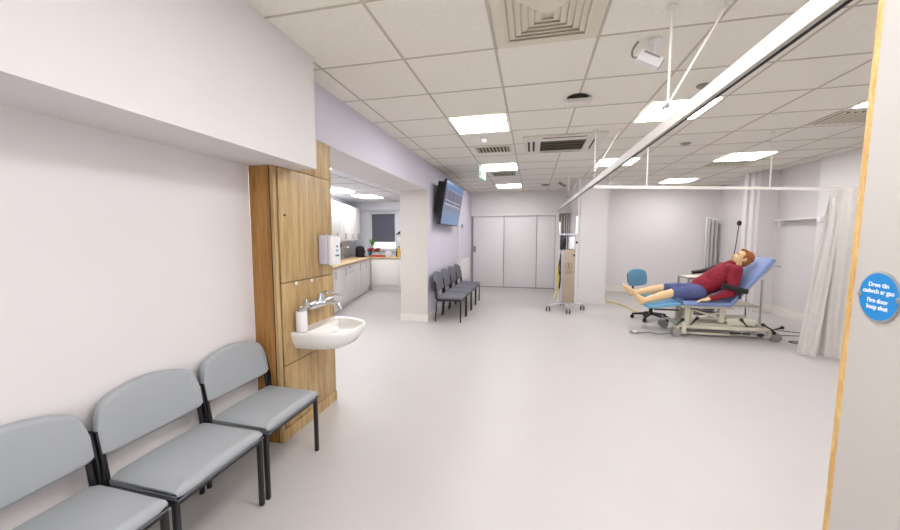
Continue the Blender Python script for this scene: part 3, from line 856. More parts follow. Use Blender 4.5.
# local axes: x along D, y = left of D (towards the room's left, the visible face)
xh = -1.0
leafbox('door_leaf', (xh, -0.044, 0.03), (edge, 0.0, 2.02), 'leaf', bevel=0.001)
leafbox('lipping', (edge, -0.044, 0.03), (edge+0.015, 0.0, 2.02), 'lip', bevel=0.003)
bm = B()
for z in (0.25, 1.0, 1.8): cyl(bm, (xh-0.004, 0.004, z), (xh-0.004, 0.004, z+0.1), 0.007, seg=10)
obj('hinge', bm, M['steel'], lf)
t = thing('door_sign', 'round blue fire door sign with white lettering on the open door', 'sign', (sp.x, sp.y, sp.z), math.atan2(D.y, D.x))
bm = B(); lathe(bm, [(0.0385,0.0003),(0.0385,0.0012),(0.0372,0.0020)], (0,0,0), (0,1,0), 48); obj('rim', bm, M['steel'], t, smooth=True)
bm = B(); lathe(bm, [(0.0355,0.0020),(0.0355,0.0024)], (0,0,0), (0,1,0), 48); obj('blue_face', bm, M['bluesign'], t)
for s in (-1, 1):
    bm = B(); lathe(bm, [(0.0042,0.0018),(0.0042,0.0028),(0.002,0.0036)], (s*0.0352,0,0), (0,1,0), 14); obj('screw', bm, M['steel'], t, smooth=True)
# text: reads from the visible side (viewer looks along -y local): right = -x? viewer sees +x (far) on the left
TM = Matrix(((-1,0,0,0),(0,0,1,0.0026),(0,1,0,0),(0,0,0,1)))
text_mesh('lettering', 'Drws tân\ncadwch ar gau', 0.0098, M['white'], t, Matrix.Translation((0,0,0.0125)) @ TM, 0.0002)
text_mesh('lettering', 'Fire door\nkeep shut', 0.0098, M['white'], t, Matrix.Translation((0,0,-0.0115)) @ TM, 0.0002)

# ------------------------------------------------------------------ kitchen fittings
t = thing('kitchen_base_unit', 'placeholder', 'kitchen unit', (kc.x, kc.y, 0), ang)
# local frame: x out to the room (kn), y = -ku (away from us). run goes to negative y
bpy.data.objects.remove(t)
def kunit(label, s0, s1, kind='door', name='kitchen_base_unit', grp='white base units along the kitchen left wall'):
    t = thing(name, label, 'kitchen unit', tuple(K((s0+s1)/2, 0, 0)), ang, grp)
    w_ = (s1-s0)/2 - 0.002
    pbox('carcass', (-0.60, -w_, 0.10), (-0.022, w_, 0.808), M['kitchen'], t)
    pbox('plinth', (-0.58, -w_, 0.0), (-0.05, w_, 0.10), M['kitchen'], t)
    if kind == 'door':
        d = pbox('door', (-0.020, -w_+0.002, 0.12), (0.0, w_-0.002, 0.80), M['kitchen'], t, bevel=0.002)
        bm = B(); cyl(bm, (0.022,w_-0.06,0.62), (0.022,w_-0.06,0.76), 0.005, seg=8); cyl(bm, (0,w_-0.06,0.64),(0.022,w_-0.06,0.64),0.004,seg=6); cyl(bm,(0,w_-0.06,0.74),(0.022,w_-0.06,0.74),0.004,seg=6); obj('handle', bm, M['handle'], d, smooth=True)
    else:
        d = pbox('door', (-0.020, -w_+0.002, 0.12), (0.0, w_-0.002, 0.70), M['kitchen'], t, bevel=0.002)
        f = pbox('control_panel', (-0.020, -w_+0.002, 0.705), (0.002, w_-0.002, 0.80), M['kitchen'], t, bevel=0.002)
        bm = B(); cyl(bm, (0.025,-w_*0.5,0.665), (0.025,w_*0.5,0.665), 0.007, seg=8); cyl(bm,(0,-w_*0.45,0.665),(0.025,-w_*0.45,0.665),0.005,seg=6); cyl(bm,(0,w_*0.45,0.665),(0.025,w_*0.45,0.665),0.005,seg=6); obj('handle', bm, M['handle'], d, smooth=True)
        bm = B(); box(bm, (0.002,-w_*0.4,0.74), (0.004,w_*0.1,0.765)); obj('display', bm, M['grey'], f)
    return t
kunit('white base unit with slim door in the kitchen corner below the black toaster', 0.03, 0.55)
kunit('white base unit with vertical handle, second from the kitchen corner', 0.55, 1.10)
kunit('white base unit with vertical handle, third from the kitchen corner', 1.10, 1.66)
kunit('white built-in appliance with bar handle nearest the oak column', 1.66, 2.26, 'appl')
kunit('white base unit hidden behind the oak column', 2.26, 2.9)
kunit('white base unit hidden behind the oak column, farther from window', 2.9, 3.5)
for x0, x1, lab in ((-4.08, -3.32, 'white base unit under the window with wide plain door'), (-3.32, -2.75, 'narrower white base unit right of the wide one, near the pillar'), (-2.75, -2.10, 'white base unit hidden behind the pillar')):
    t = thing('kitchen_base_unit', lab, 'kitchen unit', ((x0+x1)/2, 8.50, 0), -PI/2, 'white base units below the kitchen window')
    w_ = (x1-x0)/2 - 0.003
    pbox('carcass', (-0.60, -w_, 0.10), (-0.022, w_, 0.808), M['kitchen'], t)
    pbox('plinth', (-0.58, -w_, 0.0), (-0.05, w_, 0.10), M['kitchen'], t)
    d = pbox('door', (-0.020, -w_+0.002, 0.12), (0.0, w_-0.002, 0.80), M['kitchen'], t, bevel=0.002)
    bm = B(); cyl(bm, (0.02,w_-0.05,0.66), (0.02,w_-0.05,0.76), 0.004, seg=8); cyl(bm,(0,w_-0.05,0.68),(0.02,w_-0.05,0.68),0.003,seg=6); cyl(bm,(0,w_-0.05,0.74),(0.02,w_-0.05,0.74),0.003,seg=6); obj('handle', bm, M['handle'], d, smooth=True)
tag(pbox('corner_filler', (-4.16, 8.502, 0.0), (-4.083, 8.9, 0.808), M['kitchen'], None), 'white filler panel closing the kitchen cupboard corner', 'filler panel')
# worktop
bm = B()
a_ = K(3.5, 0.02, 0); b_ = K(-0.0, 0.02, 0); c_ = K(3.5, -0.61, 0)
wt = [(a_.x,a_.y),(b_.x,8.48),(-2.10,8.48),(-2.10,9.11)]
k9 = K(-0.60,-0.61,0)
wt += [(k9.x, 9.11), (c_.x, c_.y)]
prism(bm, wt, 0.81, 0.85)
tag(obj('worktop', bm, M['worktop'], None, bevel=0.003), 'L-shaped beige worktop running round the kitchen corner', 'worktop')
# wall units
for i, (s0, s1) in enumerate(((-0.20, 0.35), (0.35, 0.90), (0.90, 1.50), (1.50, 2.10), (2.10, 2.75))):
    labs = ['white wall cupboard in the corner nearest the kitchen window', 'white wall cupboard, second from the kitchen window', 'white wall cupboard, third from the kitchen window', 'white wall cupboard nearest the oak column', 'white wall cupboard hidden behind the oak column']
    t = thing('kitchen_wall_unit', labs[i], 'kitchen cupboard', tuple(K((s0+s1)/2, -0.30, 0)), ang, 'white wall cupboards in the kitchen')
    w_ = (s1-s0)/2 - 0.002
    pbox('carcass', (-0.31, -w_, 1.29), (-0.021, w_, 2.10), M['kitchen'], t)
    for s in (-1, 1):
        y0, y1 = (0.002, w_-0.001) if s > 0 else (-w_+0.001, -0.002)
        d = pbox('door', (-0.020, y0, 1.285), (0.0, y1, 2.10), M['kitchen'], t, bevel=0.002)
        hy = 0.03*s
        bm = B(); cyl(bm, (0.018,hy,1.32), (0.018,hy,1.45), 0.005, seg=8); cyl(bm,(0,hy,1.34),(0.018,hy,1.34),0.003,seg=6); cyl(bm,(0,hy,1.43),(0.018,hy,1.43),0.003,seg=6); obj('handle', bm, M['handle'], d, smooth=True)
WT = 0.85
# black toaster / coffee machine
t = thing('coffee_machine', 'rounded black coffee machine standing in the kitchen corner', 'coffee machine', (-4.33, 8.42, WT))
bm = B(); lathe(bm, [(0.10,0.0),(0.115,0.02),(0.115,0.20),(0.10,0.26),(0.05,0.285)], (0,0,0), seg=20); obj('body', bm, M['rubber'], t, smooth=True)
bm = B(); box(bm, (0.085,-0.05,0.12), (0.13,0.05,0.16)); obj('spout', bm, M['black'], t, bevel=0.006)
bm = B(); box(bm, (0.10,-0.06,0.0), (0.16,0.06,0.02)); obj('drip_tray', bm, M['black'], t, bevel=0.004)
# tap in kitchen
t = thing('kitchen_tap', 'thin chrome swan-neck kitchen tap with round black head left of coffee machine', 'tap', (-4.33, 7.55, WT))
bm = B(); lathe(bm, [(0.025,0),(0.025,0.02),(0.012,0.04)], (0,0,0)); obj('base', bm, M['chrome'], t, smooth=True)
bm = B(); tube(bm, smooth_pts([(0,0,0.03),(0.0,0,0.2),(0.05,0.02,0.30),(0.13,0.05,0.27)]), 0.009, 8); obj('spout', bm, M['chrome'], t, smooth=True)
t = thing('wall_timer', 'small round black wall socket plug on the kitchen splashback', 'plug', tuple(K(0.62, -0.615, 1.17)), ang)
bm = B(); lathe(bm, [(0.075,0),(0.075,0.02),(0.05,0.05)], (0,0,0), (1,0,0), 16); obj('plug_body', bm, M['black'], t, smooth=True)
bm = B(); tube(bm, smooth_pts([(0.03,0,-0.05),(0.05,0.05,-0.15),(0.08,0.1,-0.25),(0.12,0.12,-0.312)]), 0.008, 6); obj('cable', bm, M['cord'], t, smooth=True)
# plant on sill
t = thing('potted_plant', 'small leafy green plant in a white pot on the kitchen sill', 'plant', (-4.28, 9.10, wz0))
bm = B(); lathe(bm, [(0.03,0.0),(0.045,0.08),(0.047,0.085)], (0,-0.02,0), seg=14); obj('pot', bm, M['plastic'], t, smooth=True)
bm = B()
for k in range(11):
    a = k*2.4; L = 0.16+0.05*(k%3); tipv = Vector((math.cos(a)*0.10, -0.03-abs(math.sin(a))*0.06, 0.08+L))
    base = Vector((0,-0.02,0.08)); mid = (base+tipv)/2 + Vector((0,0,0.04)); sd = Vector((-math.sin(a), math.cos(a)*0.3, 0.1)).normalized()*0.022
    v = [bm.verts.new(p) for p in (base, mid+sd, tipv, mid-sd)]
    bm.faces.new(v); v2 = [bm.verts.new(p+Vector((0,0.002,0.002))) for p in (base, mid+sd, tipv, mid-sd)]; bm.faces.new(v2[::-1])
    for q in range(4): bm.faces.new([v[q], v2[q], v2[(q+1)%4], v[(q+1)%4]])
obj('leaves', bm, M['leafgreen'], t)
# flowers, tray, mugs and bottles
for i, (x, lab) in enumerate(((-4.22, 'dark red flower head bunch at left in the kitchen corner'), (-4.02, 'dark red flower bunch standing above the red tray'))):
    t = thing('flower_pot', lab, 'flowers', (x, 8.78, WT), 0, 'dark red flowers on the worktop')
    bm = B(); lathe(bm, [(0.04,0),(0.055,0.11),(0.057,0.115)], (0,0,0), seg=14); obj('pot', bm, M['teal'] if i == 0 else M['plastic'], t, smooth=True)
    bm = B()
    for k in range(9):
        a = k*2.39; ellipsoid(bm, (0.07*math.cos(a)*math.sqrt(k/9), 0.05*math.sin(a), 0.17+0.03*math.sin(k*1.7)), (0.035,0.03,0.028), u=8, v=6)
    obj('blooms', bm, M['pinkred'], t, smooth=True)
    bm = B(); 
    for k in range(4): cyl(bm, (0,0,0.10), (0.04*math.cos(k*1.6),0.03*math.sin(k*1.6),0.16), 0.006, seg=5)
    obj('stems', bm, M['leafgreen'], t)
t = thing('serving_tray', 'red plastic tray on the worktop below the window', 'tray', (-3.92, 8.62, WT))
bm = B(); box(bm, (-0.19,-0.07,0.0), (0.19,0.07,0.012)); obj('tray_base', bm, M['red'], t, bevel=0.003)
bm = B()
for lo, hi in (((-0.19,-0.07,0.012),(0.19,-0.06,0.04)),((-0.19,0.06,0.012),(0.19,0.07,0.04)),((-0.19,-0.06,0.012),(-0.18,0.06,0.04)),((0.18,-0.06,0.012),(0.19,0.06,0.04))): box(bm, lo, hi)
obj('tray_rim', bm, M['red'], t)
for i, (x, lab) in enumerate(((-3.72, 'clear white jar on the worktop, left one right of the tray'), (-3.62, 'clear white jar on the worktop, right one left of the yellow bottle'))):
    t = thing('glass_jar', lab, 'jar', (x, 8.72, WT), 0, 'white jars on the worktop')
    bm = B(); lathe(bm, [(0.035,0),(0.04,0.01),(0.04,0.13),(0.03,0.15)], (0,0,0), seg=14); obj('jar_body', bm, M['plastic'], t, smooth=True)
    bm = B(); lathe(bm, [(0.03,0.15),(0.032,0.17)], (0,0,0), seg=14); obj('lid', bm, M['steel'], t)
for (x, y, r, h_, mt, lab) in ((-3.37, 8.70, 0.045, 0.26, 'yel', 'tall yellow bottle with dark cap near the pillar'), (-3.27, 8.74, 0.04, 0.22, 'yel', 'shorter yellow bottle right of the tall one'), (-3.20, 8.66, 0.045, 0.24, 'black', 'black bottle standing next to the yellow bottles'), (-3.46, 8.80, 0.035, 0.2, 'black', 'dark bottle behind the left yellow bottle')):
    t = thing('bottle', lab, 'bottle', (x, y, WT))
    bm = B(); lathe(bm, [(r,0),(r,h_*0.6),(r*0.45,h_*0.82),(r*0.4,h_*0.95)], (0,0,0), seg=14); obj('bottle_body', bm, M[mt], t, smooth=True)
    bm = B(); lathe(bm, [(r*0.5,h_*0.95),(r*0.5,h_*1.05)], (0,0,0), seg=12); obj('cap', bm, M['black'], t)
t = thing('wall_wedge', 'small black triangular fixture on kitchen wall right of the window', 'wall fixture', (-3.47, YK, 1.44))
bm = B(); prism(bm, [(-0.13,0.0),(0.08,0.0),(0.08,0.16)], -0.05, 0.0, 'xz'); obj('wedge', bm, M['black'], t, bevel=0.004)
bm = B(); box(bm, (-0.10,-0.054,0.01), (0.07,-0.0505,0.022)); obj('trim_line', bm, M['grey'], t)

# ------------------------------------------------------------------ equipment trolley
t = thing('equipment_trolley', 'tall medical equipment trolley on four castors in front of the nib column', 'trolley', (0.63, 6.95, 0))
ca4 = [(-0.32,-0.20),(0.02,-0.38),(0.31,0.03),(-0.02,0.42)]
for (x, y) in ca4:
    w_ = None
    bm = B(); tube(bm, [(x,y,0.085),(x,y,0.115)], 0.012, 8); box(bm, (x-0.016,y-0.03,0.035), (x+0.016,y+0.03,0.088)); c0 = obj('castor', bm, M['steel'], t)
    bm = B()
    for s in (-1, 1): lathe(bm, [(0.02,0.0),(0.042,0.003),(0.042,0.017),(0.02,0.02)], (x + (0.017 if s > 0 else -0.037), y-0.01, 0.042), (1,0,0), 16)
    obj('wheel', bm, M['rubber'], c0, smooth=True)
bm = B()
for (x, y) in ca4: tube(bm, [(0,0,0.125),(x*0.95,y*0.95,0.115)], 0.014, 8)
lathe(bm, [(0.06,0.11),(0.06,0.15)], (0,0,0)); obj('star_base', bm, M['plastic'], t)
# body: beige panel front, lilac side, cabinet
pbox('cabinet', (-0.10,-0.13,0.15), (0.145,0.12,1.12), M['lilac_plastic'], t, bevel=0.01)
pbox('front_panel', (-0.075,-0.146,0.16), (0.14,-0.131,1.13), M['beige'], t, bevel=0.004)
bm = B()
n = 28
# round emblem with a simple torch figure, and a caption bar of lines
def ringyz(bm, cx, cz, r0, r1, y0, y1):
    o = [(cx+r1*math.cos(2*PI*k/n), cz+r1*math.sin(2*PI*k/n)) for k in range(n)]; i_ = [(cx+r0*math.cos(2*PI*k/n), cz+r0*math.sin(2*PI*k/n)) for k in range(n)]
    for k in range(n):
        l = (k+1)%n
        prism(bm, [o[k], o[l], i_[l], i_[k]], y0, y1, 'xz')
ringyz(bm, 0.03, 0.84, 0.052, 0.062, -0.1475, -0.1465)
prism(bm, [(0.005,0.80),(0.055,0.80),(0.04,0.83),(0.045,0.87),(0.03,0.895),(0.015,0.87),(0.02,0.83)], -0.1475, -0.1465, 'xz')
for z, w_ in ((0.745,0.075),(0.72,0.06),(0.70,0.068)): box(bm, (0.03-w_, -0.1475, z), (0.03+w_, -0.1465, z+0.010))
obj('printed_emblem', bm, M['emblem'], t)
pbox('pole', (0.15,-0.02,0.14), (0.185,0.015,1.75), M['plastic'], t, bevel=0.003)
pbox('pole', (-0.145,0.0,0.14), (-0.115,0.03,1.65), M['plastic'], t, bevel=0.003)
pbox('shelf', (-0.13,-0.14,1.405), (0.20,0.12,1.43), M['lilac_plastic'], t, bevel=0.004)
s_ = pbox('monitor', (-0.125,-0.10,1.14), (-0.02,-0.04,1.39), M['appleaf'], t, bevel=0.004)
bm = B(); box(bm, (0.03,-0.12,1.15), (0.13,0.05,1.38)); obj('instrument', bm, M['plastic'], t, bevel=0.008)
bm = B(); cyl(bm, (0.17,-0.05,1.27), (0.17,-0.085,1.27), 0.02, seg=14); obj('knob', bm, M['black'], t)
bm = B(); cyl(bm, (0.12,-0.165,1.04), (0.12,-0.147,1.04), 0.018, seg=12); obj('knob', bm, M['black'], t)
bm = B(); tube(bm, smooth_pts([(-0.12,-0.12,0.95),(-0.17,-0.13,0.7),(-0.15,-0.12,0.45),(-0.21,-0.13,0.24),(-0.17,-0.12,0.35),(-0.13,-0.12,0.6),(-0.18,-0.10,0.8)]), 0.017, 8); obj('yellow_hose', bm, M['yellow'], t, smooth=True)
bm = B(); tube(bm, smooth_pts([(-0.11,-0.14,1.06),(-0.14,-0.16,0.8),(-0.11,-0.15,0.6),(-0.13,-0.16,0.42),(-0.11,-0.15,0.75),(-0.12,-0.14,1.0)]), 0.010, 8); obj('black_cable', bm, M['rubber'], t, smooth=True)

# yellow hose on the floor
bm = B(); tube(bm, smooth_pts([(1.46,8.3,0.02),(1.6,8.0,0.012),(1.78,7.6,0.012),(1.85,7.2,0.012),(1.9,6.9,0.012),(1.95,6.75,0.012)]), 0.012, 8)
tag(obj('floor_hose', bm, M['yellow'], None, smooth=True), 'thin yellow cable lying on the floor from nib column to bed', 'cable')

# ------------------------------------------------------------------ office stool with blue back
t = thing('swivel_stool', 'blue swivel stool with black star base beyond the feet', 'stool', (1.94, 6.42, 0))
R = 0.27
for k in range(5):
    a = math.radians(20 + 72*k)
    bm = B(); tube(bm, [(0.03*math.cos(a),0.03*math.sin(a),0.105),(R*math.cos(a),R*math.sin(a),0.075)], 0.02, 8, True, [0.026,0.016]); lg = obj('leg', bm, M['black'], t, smooth=True)
    bm = B()
    for s in (-1,1):
        q = Vector((R*math.cos(a), R*math.sin(a), 0.030)); sd = Vector((-math.sin(a), math.cos(a), 0))
        lathe(bm, [(0.030,0.0),(0.030,0.018)], q + sd*(0.004 if s > 0 else -0.022), sd, 14)
    cyl(bm, (R*math.cos(a),R*math.sin(a),0.03), (R*math.cos(a),R*math.sin(a),0.08), 0.008, seg=8)
    obj('castor', bm, M['rubber'], lg, smooth=True)
bm = B(); cyl(bm, (0,0,0.08), (0,0,0.22), 0.028); cyl(bm, (0,0,0.22), (0,0,0.36), 0.016); obj('gas_column', bm, M['black'], t, smooth=True)
bm = B(); rings = []
for (r, z) in ((0.14,0.365),(0.19,0.375),(0.205,0.40),(0.20,0.425),(0.15,0.44),(0.02,0.442)):
    rings.append([(0.03 + r*math.cos(2*PI*k/28)*1.0, r*math.sin(2*PI*k/28), z) for k in range(28)])
loft(bm, rings); obj('seat', bm, M['stool'], t, smooth=True)
# backrest facing the bed
bm = B(); rings = []
for j in range(17):
    v = 2*j/16-1; av = abs(v)
    top = 0.835-0.05*av**3-0.05*max(0,(av-0.8)/0.2)**2; bot = 0.55+0.02*av**2+0.035*max(0,(av-0.8)/0.2)**2
    th = 0.024*(1-0.5*max(0,(av-0.85)/0.15)**2)
    rings.append([(x-0.03+0.035*v*v-0.10*(z-0.6), 0.205*v, z) for x, z in rr_ring(0,(top+bot)/2,th,(top-bot)/2,4,0.022)])
loft(bm, rings)
bmR = Matrix.Translation((-0.20,0.06,0)) @ Matrix.Rotation(math.radians(-55),4,'Z')
bmesh.ops.transform(bm, matrix=bmR, verts=bm.verts[:]); obj('backrest', bm, M['stool'], t, smooth=True)
bm = B(); rings = []
for j in range(13):
    v = 2*j/12-1; av = abs(v); top = 0.81-0.05*av**3; bot = 0.59+0.02*av**2
    rings.append([(x-0.058+0.035*v*v-0.10*(z-0.6), 0.195*v, z) for x, z in rr_ring(0,(top+bot)/2,0.010,(top-bot)/2,3,0.009)])
loft(bm, rings); bmesh.ops.transform(bm, matrix=bmR, verts=bm.verts[:]); obj('back_shell', bm, M['black'], t, smooth=True)
bm = B(); tube(bm, smooth_pts([(0,0,0.355),(-0.12,0.05,0.36),(-0.245,0.125,0.42),(-0.245,0.125,0.62)]), 0.016, 8); obj('back_arm', bm, M['black'], t, smooth=True)

# ------------------------------------------------------------------ treatment couch
YN, YFr = 5.40, 5.96        # near and far edges of the couch pads
t = thing('treatment_couch', 'blue padded treatment couch with raised back and cream wheeled base', 'medical bed', (0,0,0))
bed = t
def slab(bm, pts, y0, y1):          # pts outline in xz
    prism(bm, pts, y0, y1, 'xz')
bm = B(); slab(bm, [(2.03,0.435),(2.62,0.435),(2.62,0.495),(2.03,0.495)], YN, YFr); obj('seat_pad', bm, M['bedblue'], t, bevel=0.018, bseg=3)
# back pad
p0 = Vector((2.565, 0, 0.47)); dirb = Vector((math.cos(math.radians(53)), 0, math.sin(math.radians(53)))); nb = Vector((-dirb.z, 0, dirb.x))
def bp(s, n_): q = p0 + dirb*s + nb*n_; return (q.x, q.z)
bm = B(); slab(bm, [bp(0.03,-0.06),bp(0.79,-0.06),bp(0.79,0.0),bp(0.03,0.0)], YN, YFr); obj('back_pad', bm, M['bedblue'], t, bevel=0.018, bseg=3)
# leg pad drooping slightly
bm = B(); slab(bm, [(1.60,0.370),(2.015,0.425),(2.01,0.475),(1.595,0.420)], YN+0.01, YFr-0.01); obj('leg_pad', bm, M['bedblue_lit'], t, bevel=0.016, bseg=3)
# frames below the pads
bm = B()
for y in (YN+0.06, YFr-0.09):
    box(bm, (1.70,y,0.345), (2.02,y+0.03,0.37)); box(bm, (2.03,y,0.395), (2.66,y+0.03,0.434))
    tube(bm, [(2.60,y+0.015,0.41),(2.60+0.72*dirb.x+0.045,y+0.015,0.41+0.72*dirb.z-0.01)], 0.014, 8)
box(bm, (2.03,YN+0.09,0.40), (2.06,YFr-0.09,0.43)); box(bm, (2.58,YN+0.09,0.40), (2.61,YFr-0.09,0.43))
obj('pad_frame', bm, M['bedframe'], t)
bm = B(); box(bm, (1.68,YN+0.02,0.355), (2.0,YN+0.035,0.372)); obj('leg_pad_bracket', bm, M['black'], t)
# scissor / column lift
for lo, hi in (((2.10,5.50,0.17),(2.16,5.56,0.40)),((2.10,5.80,0.17),(2.16,5.86,0.40)),((2.17,5.50,0.20),(2.20,5.86,0.36)),((2.52,5.50,0.20),(2.58,5.56,0.40)),((2.52,5.80,0.20),(2.58,5.86,0.40))):
    bm = B(); box(bm, lo, hi); obj('lift_column', bm, M['bedframe'], t, bevel=0.003)
for y in (5.52, 5.83):
    bm = B(); tube(bm, [(2.15,y,0.22),(2.60,y,0.36)], 0.014, 6); tube(bm, [(2.18,y,0.37),(2.65,y,0.22)], 0.014, 6); obj('lift_arm', bm, M['bedframe'], t)
bm = B(); box(bm, (2.20,5.60,0.27), (2.50,5.70,0.33)); cyl(bm, (2.50,5.65,0.30), (2.64,5.65,0.33), 0.018); obj('actuator', bm, M['grey'], t, bevel=0.006)
bm = B(); box(bm, (2.34,5.52,0.265), (2.42,5.58,0.325)); obj('motor', bm, M['beige'], t, bevel=0.006)
bm = B(); box(bm, (2.18,5.485,0.375), (2.26,5.50,0.395)); box(bm, (2.32,5.485,0.375), (2.45,5.50,0.392)); obj('black_fittings', bm, M['black'], t)
# base frame
bm = B()
for y in (5.44, 5.90):
    box(bm, (2.04,y,0.115), (3.12,y+0.045,0.16)); box(bm, (2.10,y+0.01,0.035), (3.10,y+0.035,0.06))
box(bm, (2.04,5.485,0.115), (2.09,5.90,0.16)); box(bm, (3.07,5.485,0.115), (3.12,5.90,0.16)); box(bm, (2.55,5.485,0.12), (2.60,5.90,0.155))
box(bm, (2.04,5.43,0.035), (2.10,5.49,0.20)); box(bm, (3.07,5.43,0.035), (3.12,5.49,0.17))
box(bm, (2.09,5.49,0.161), (2.66,5.86,0.172))
obj('base_frame', bm, M['bedframe'], t, bevel=0.004)
bm = B(); box(bm, (2.62,5.50,0.17), (2.95,5.80,0.26)); obj('control_box', bm, M['bedframe'], t, bevel=0.01)
for (x, y) in ((1.98,5.44),(1.98,5.93),(3.15,5.44),(3.15,5.93)):
    bm = B(); box(bm, (x-0.02,y-0.025,0.05), (x+0.02,y+0.025,0.14)); tube(bm, [(x,y,0.135),(x+ (0.07 if x < 2.5 else -0.05),y,0.14)], 0.015, 6); c0 = obj('castor', bm, M['bedframe'], t)
    bm = B()
    for s in (-1,1): lathe(bm, [(0.03,0),(0.058,0.004),(0.058,0.02),(0.03,0.024)], (x-0.01, y + (0.026 if s > 0 else -0.050), 0.058), (0,1,0), 20)
    wh = obj('wheel', bm, M['grey'], c0, smooth=True)
def pedal(x, y, z, a, L=0.11):
    bm = B(); d = Vector((math.cos(a), 0, math.sin(a)))*L
    tube(bm, [(x,y,z),(x+d.x*0.6,y,z+d.z*0.6),(x+d.x,y,z+d.z)], 0.01, 8, True, [0.009,0.011,0.020]); ellipsoid(bm, (x+d.x,y,z+d.z), (0.024,0.02,0.024), u=10, v=8)
    obj('lever', bm, M['black'], bed, smooth=True)
pedal(1.96, 5.40, 0.16, math.radians(48)); pedal(2.13, 5.40, 0.17, math.radians(52), 0.13); pedal(2.80, 5.40, 0.19, math.radians(130), 0.11)
pedal(3.10, 5.40, 0.15, math.radians(150), 0.14); pedal(3.10, 5.40, 0.16, math.radians(20), 0.10); pedal(3.07, 5.40, 0.165, math.radians(-50), 0.06)
bm = B(); box(bm, (2.62,5.425,0.07), (2.75,5.44,0.095)); box(bm, (2.77,5.425,0.07), (2.86,5.44,0.09)); ellipsoid(bm, (2.97,5.42,0.075), (0.045,0.02,0.025), u=12, v=8); obj('foot_switch', bm, M['black'], t)
bm = B(); tube(bm, smooth_pts([(2.1,5.42,0.05),(2.35,5.42,0.03),(2.7,5.42,0.045),(3.0,5.42,0.04)]), 0.006, 6); obj('cable', bm, M['cord'], t, smooth=True)
# armrests
bm = B(); tube(bm, smooth_pts([(2.45,5.33,0.73),(2.56,5.33,0.71),(2.68,5.33,0.675),(2.74,5.33,0.665)]), 0.036, 10, True); bmesh.ops.scale(bm, vec=(1,0.9,1), verts=bm.verts[:], space=Matrix.Translation((-2.6,-5.33,-0.69)))
ar = obj('armrest', bm, M['black'], t, smooth=True)
bm = B(); cyl(bm, (2.66,5.345,0.66), (2.69,5.385,0.56), 0.014, seg=8); ellipsoid(bm, (2.665,5.345,0.635), (0.025,0.02,0.025), u=10, v=8); obj('armrest_post', bm, M['black'], ar, smooth=True)
bm = B(); tube(bm, smooth_pts([(2.36,6.02,0.84),(2.48,6.02,0.86),(2.60,6.02,0.90),(2.70,6.02,0.95)]), 0.03, 10, True)
ar = obj('armrest', bm, M['black'], t, smooth=True)
bm = B(); cyl(bm, (2.62,6.01,0.89), (2.66,5.97,0.66), 0.014, seg=8); obj('armrest_post', bm, M['black'], ar, smooth=True)
# head end handle
bm = B(); tube(bm, smooth_pts([(3.02,5.44,1.01),(3.08,5.42,0.995),(3.14,5.42,0.99)]), 0.008, 8); obj('head_handle', bm, M['steel'], t, smooth=True)

# foot control on floor + its cord
t = thing('foot_control', 'small grey foot switch lying on the floor before the stool', 'foot switch', (1.45, 5.46, 0))
bm = B(); lathe(bm, [(0.065,0.0),(0.07,0.01),(0.055,0.03),(0.02,0.038)], (0,0,0), seg=18); obj('housing', bm, M['grey'], t, smooth=True)
bm = B(); box(bm, (-0.03,-0.05,0.028), (0.03,-0.005,0.043)); obj('pedal', bm, M['plastic'], t, bevel=0.005)
bm = B(); tube(bm, smooth_pts([(0.06,0.0,0.01),(0.2,0.06,0.006),(0.32,0.0,0.006),(0.45,0.05,0.006),(0.60,0.10,0.006)]), 0.005, 6); obj('cord', bm, M['cord'], t, smooth=True)
# loose cables on the floor at the right
bm = B(); tube(bm, smooth_pts([(3.20,6.25,0.35),(3.15,6.1,0.15),(3.2,6.0,0.03),(3.5,6.05,0.008),(3.75,5.95,0.008),(3.70,5.80,0.008),(3.4,5.75,0.008)]), 0.006, 6)
tag(obj('floor_cable', bm, M['cord'], None, smooth=True), 'thin grey cable looping on the floor right of the couch, farther one', 'cable')
bm = B(); tube(bm, smooth_pts([(3.90,5.20,0.008),(3.6,5.28,0.008),(3.35,5.34,0.008),(3.30,5.44,0.008),(3.45,5.44,0.008),(3.9,5.30,0.008)]), 0.006, 6)
tag(obj('floor_cable', bm, M['cord'], None, smooth=True), 'thin grey cable loop on the floor between couch base and curtain', 'cable')

# metal-framed table behind the couch
t = thing('overbed_table', 'thin metal framed table standing behind the couch', 'table', (0,0,0))
bm = B()
for (x, y) in ((2.36,6.12),(3.33,6.12),(2.36,6.50),(3.33,6.50)): pass
for i, (x, y) in enumerate(((2.36,6.12),(3.33,6.12),(2.36,6.50),(3.33,6.50))):
    b_ = B(); box(b_, (x-0.010,y-0.010,0.0), (x+0.010,y+0.010,0.74)); obj('leg', b_, M['steel'], t)
bm.free(); bm = B()
for y in (6.12, 6.50): box(bm, (2.37,y-0.008,0.725), (3.32,y+0.008,0.742)); box(bm, (2.37,y-0.008,0.325), (3.32,y+0.008,0.342))
for x in (2.36, 3.33): box(bm, (x-0.008,6.13,0.725), (x+0.008,6.49,0.742)); box(bm, (x-0.008,6.13,0.325), (x+0.008,6.49,0.342))
obj('frame_rail', bm, M['steel'], t)
pbox('table_top', (2.35,6.11,0.742), (3.34,6.51,0.755), M['cream'], t, bevel=0.003)
pbox('lower_shelf', (2.37,6.13,0.342), (3.32,6.49,0.35), M['cream'], t)

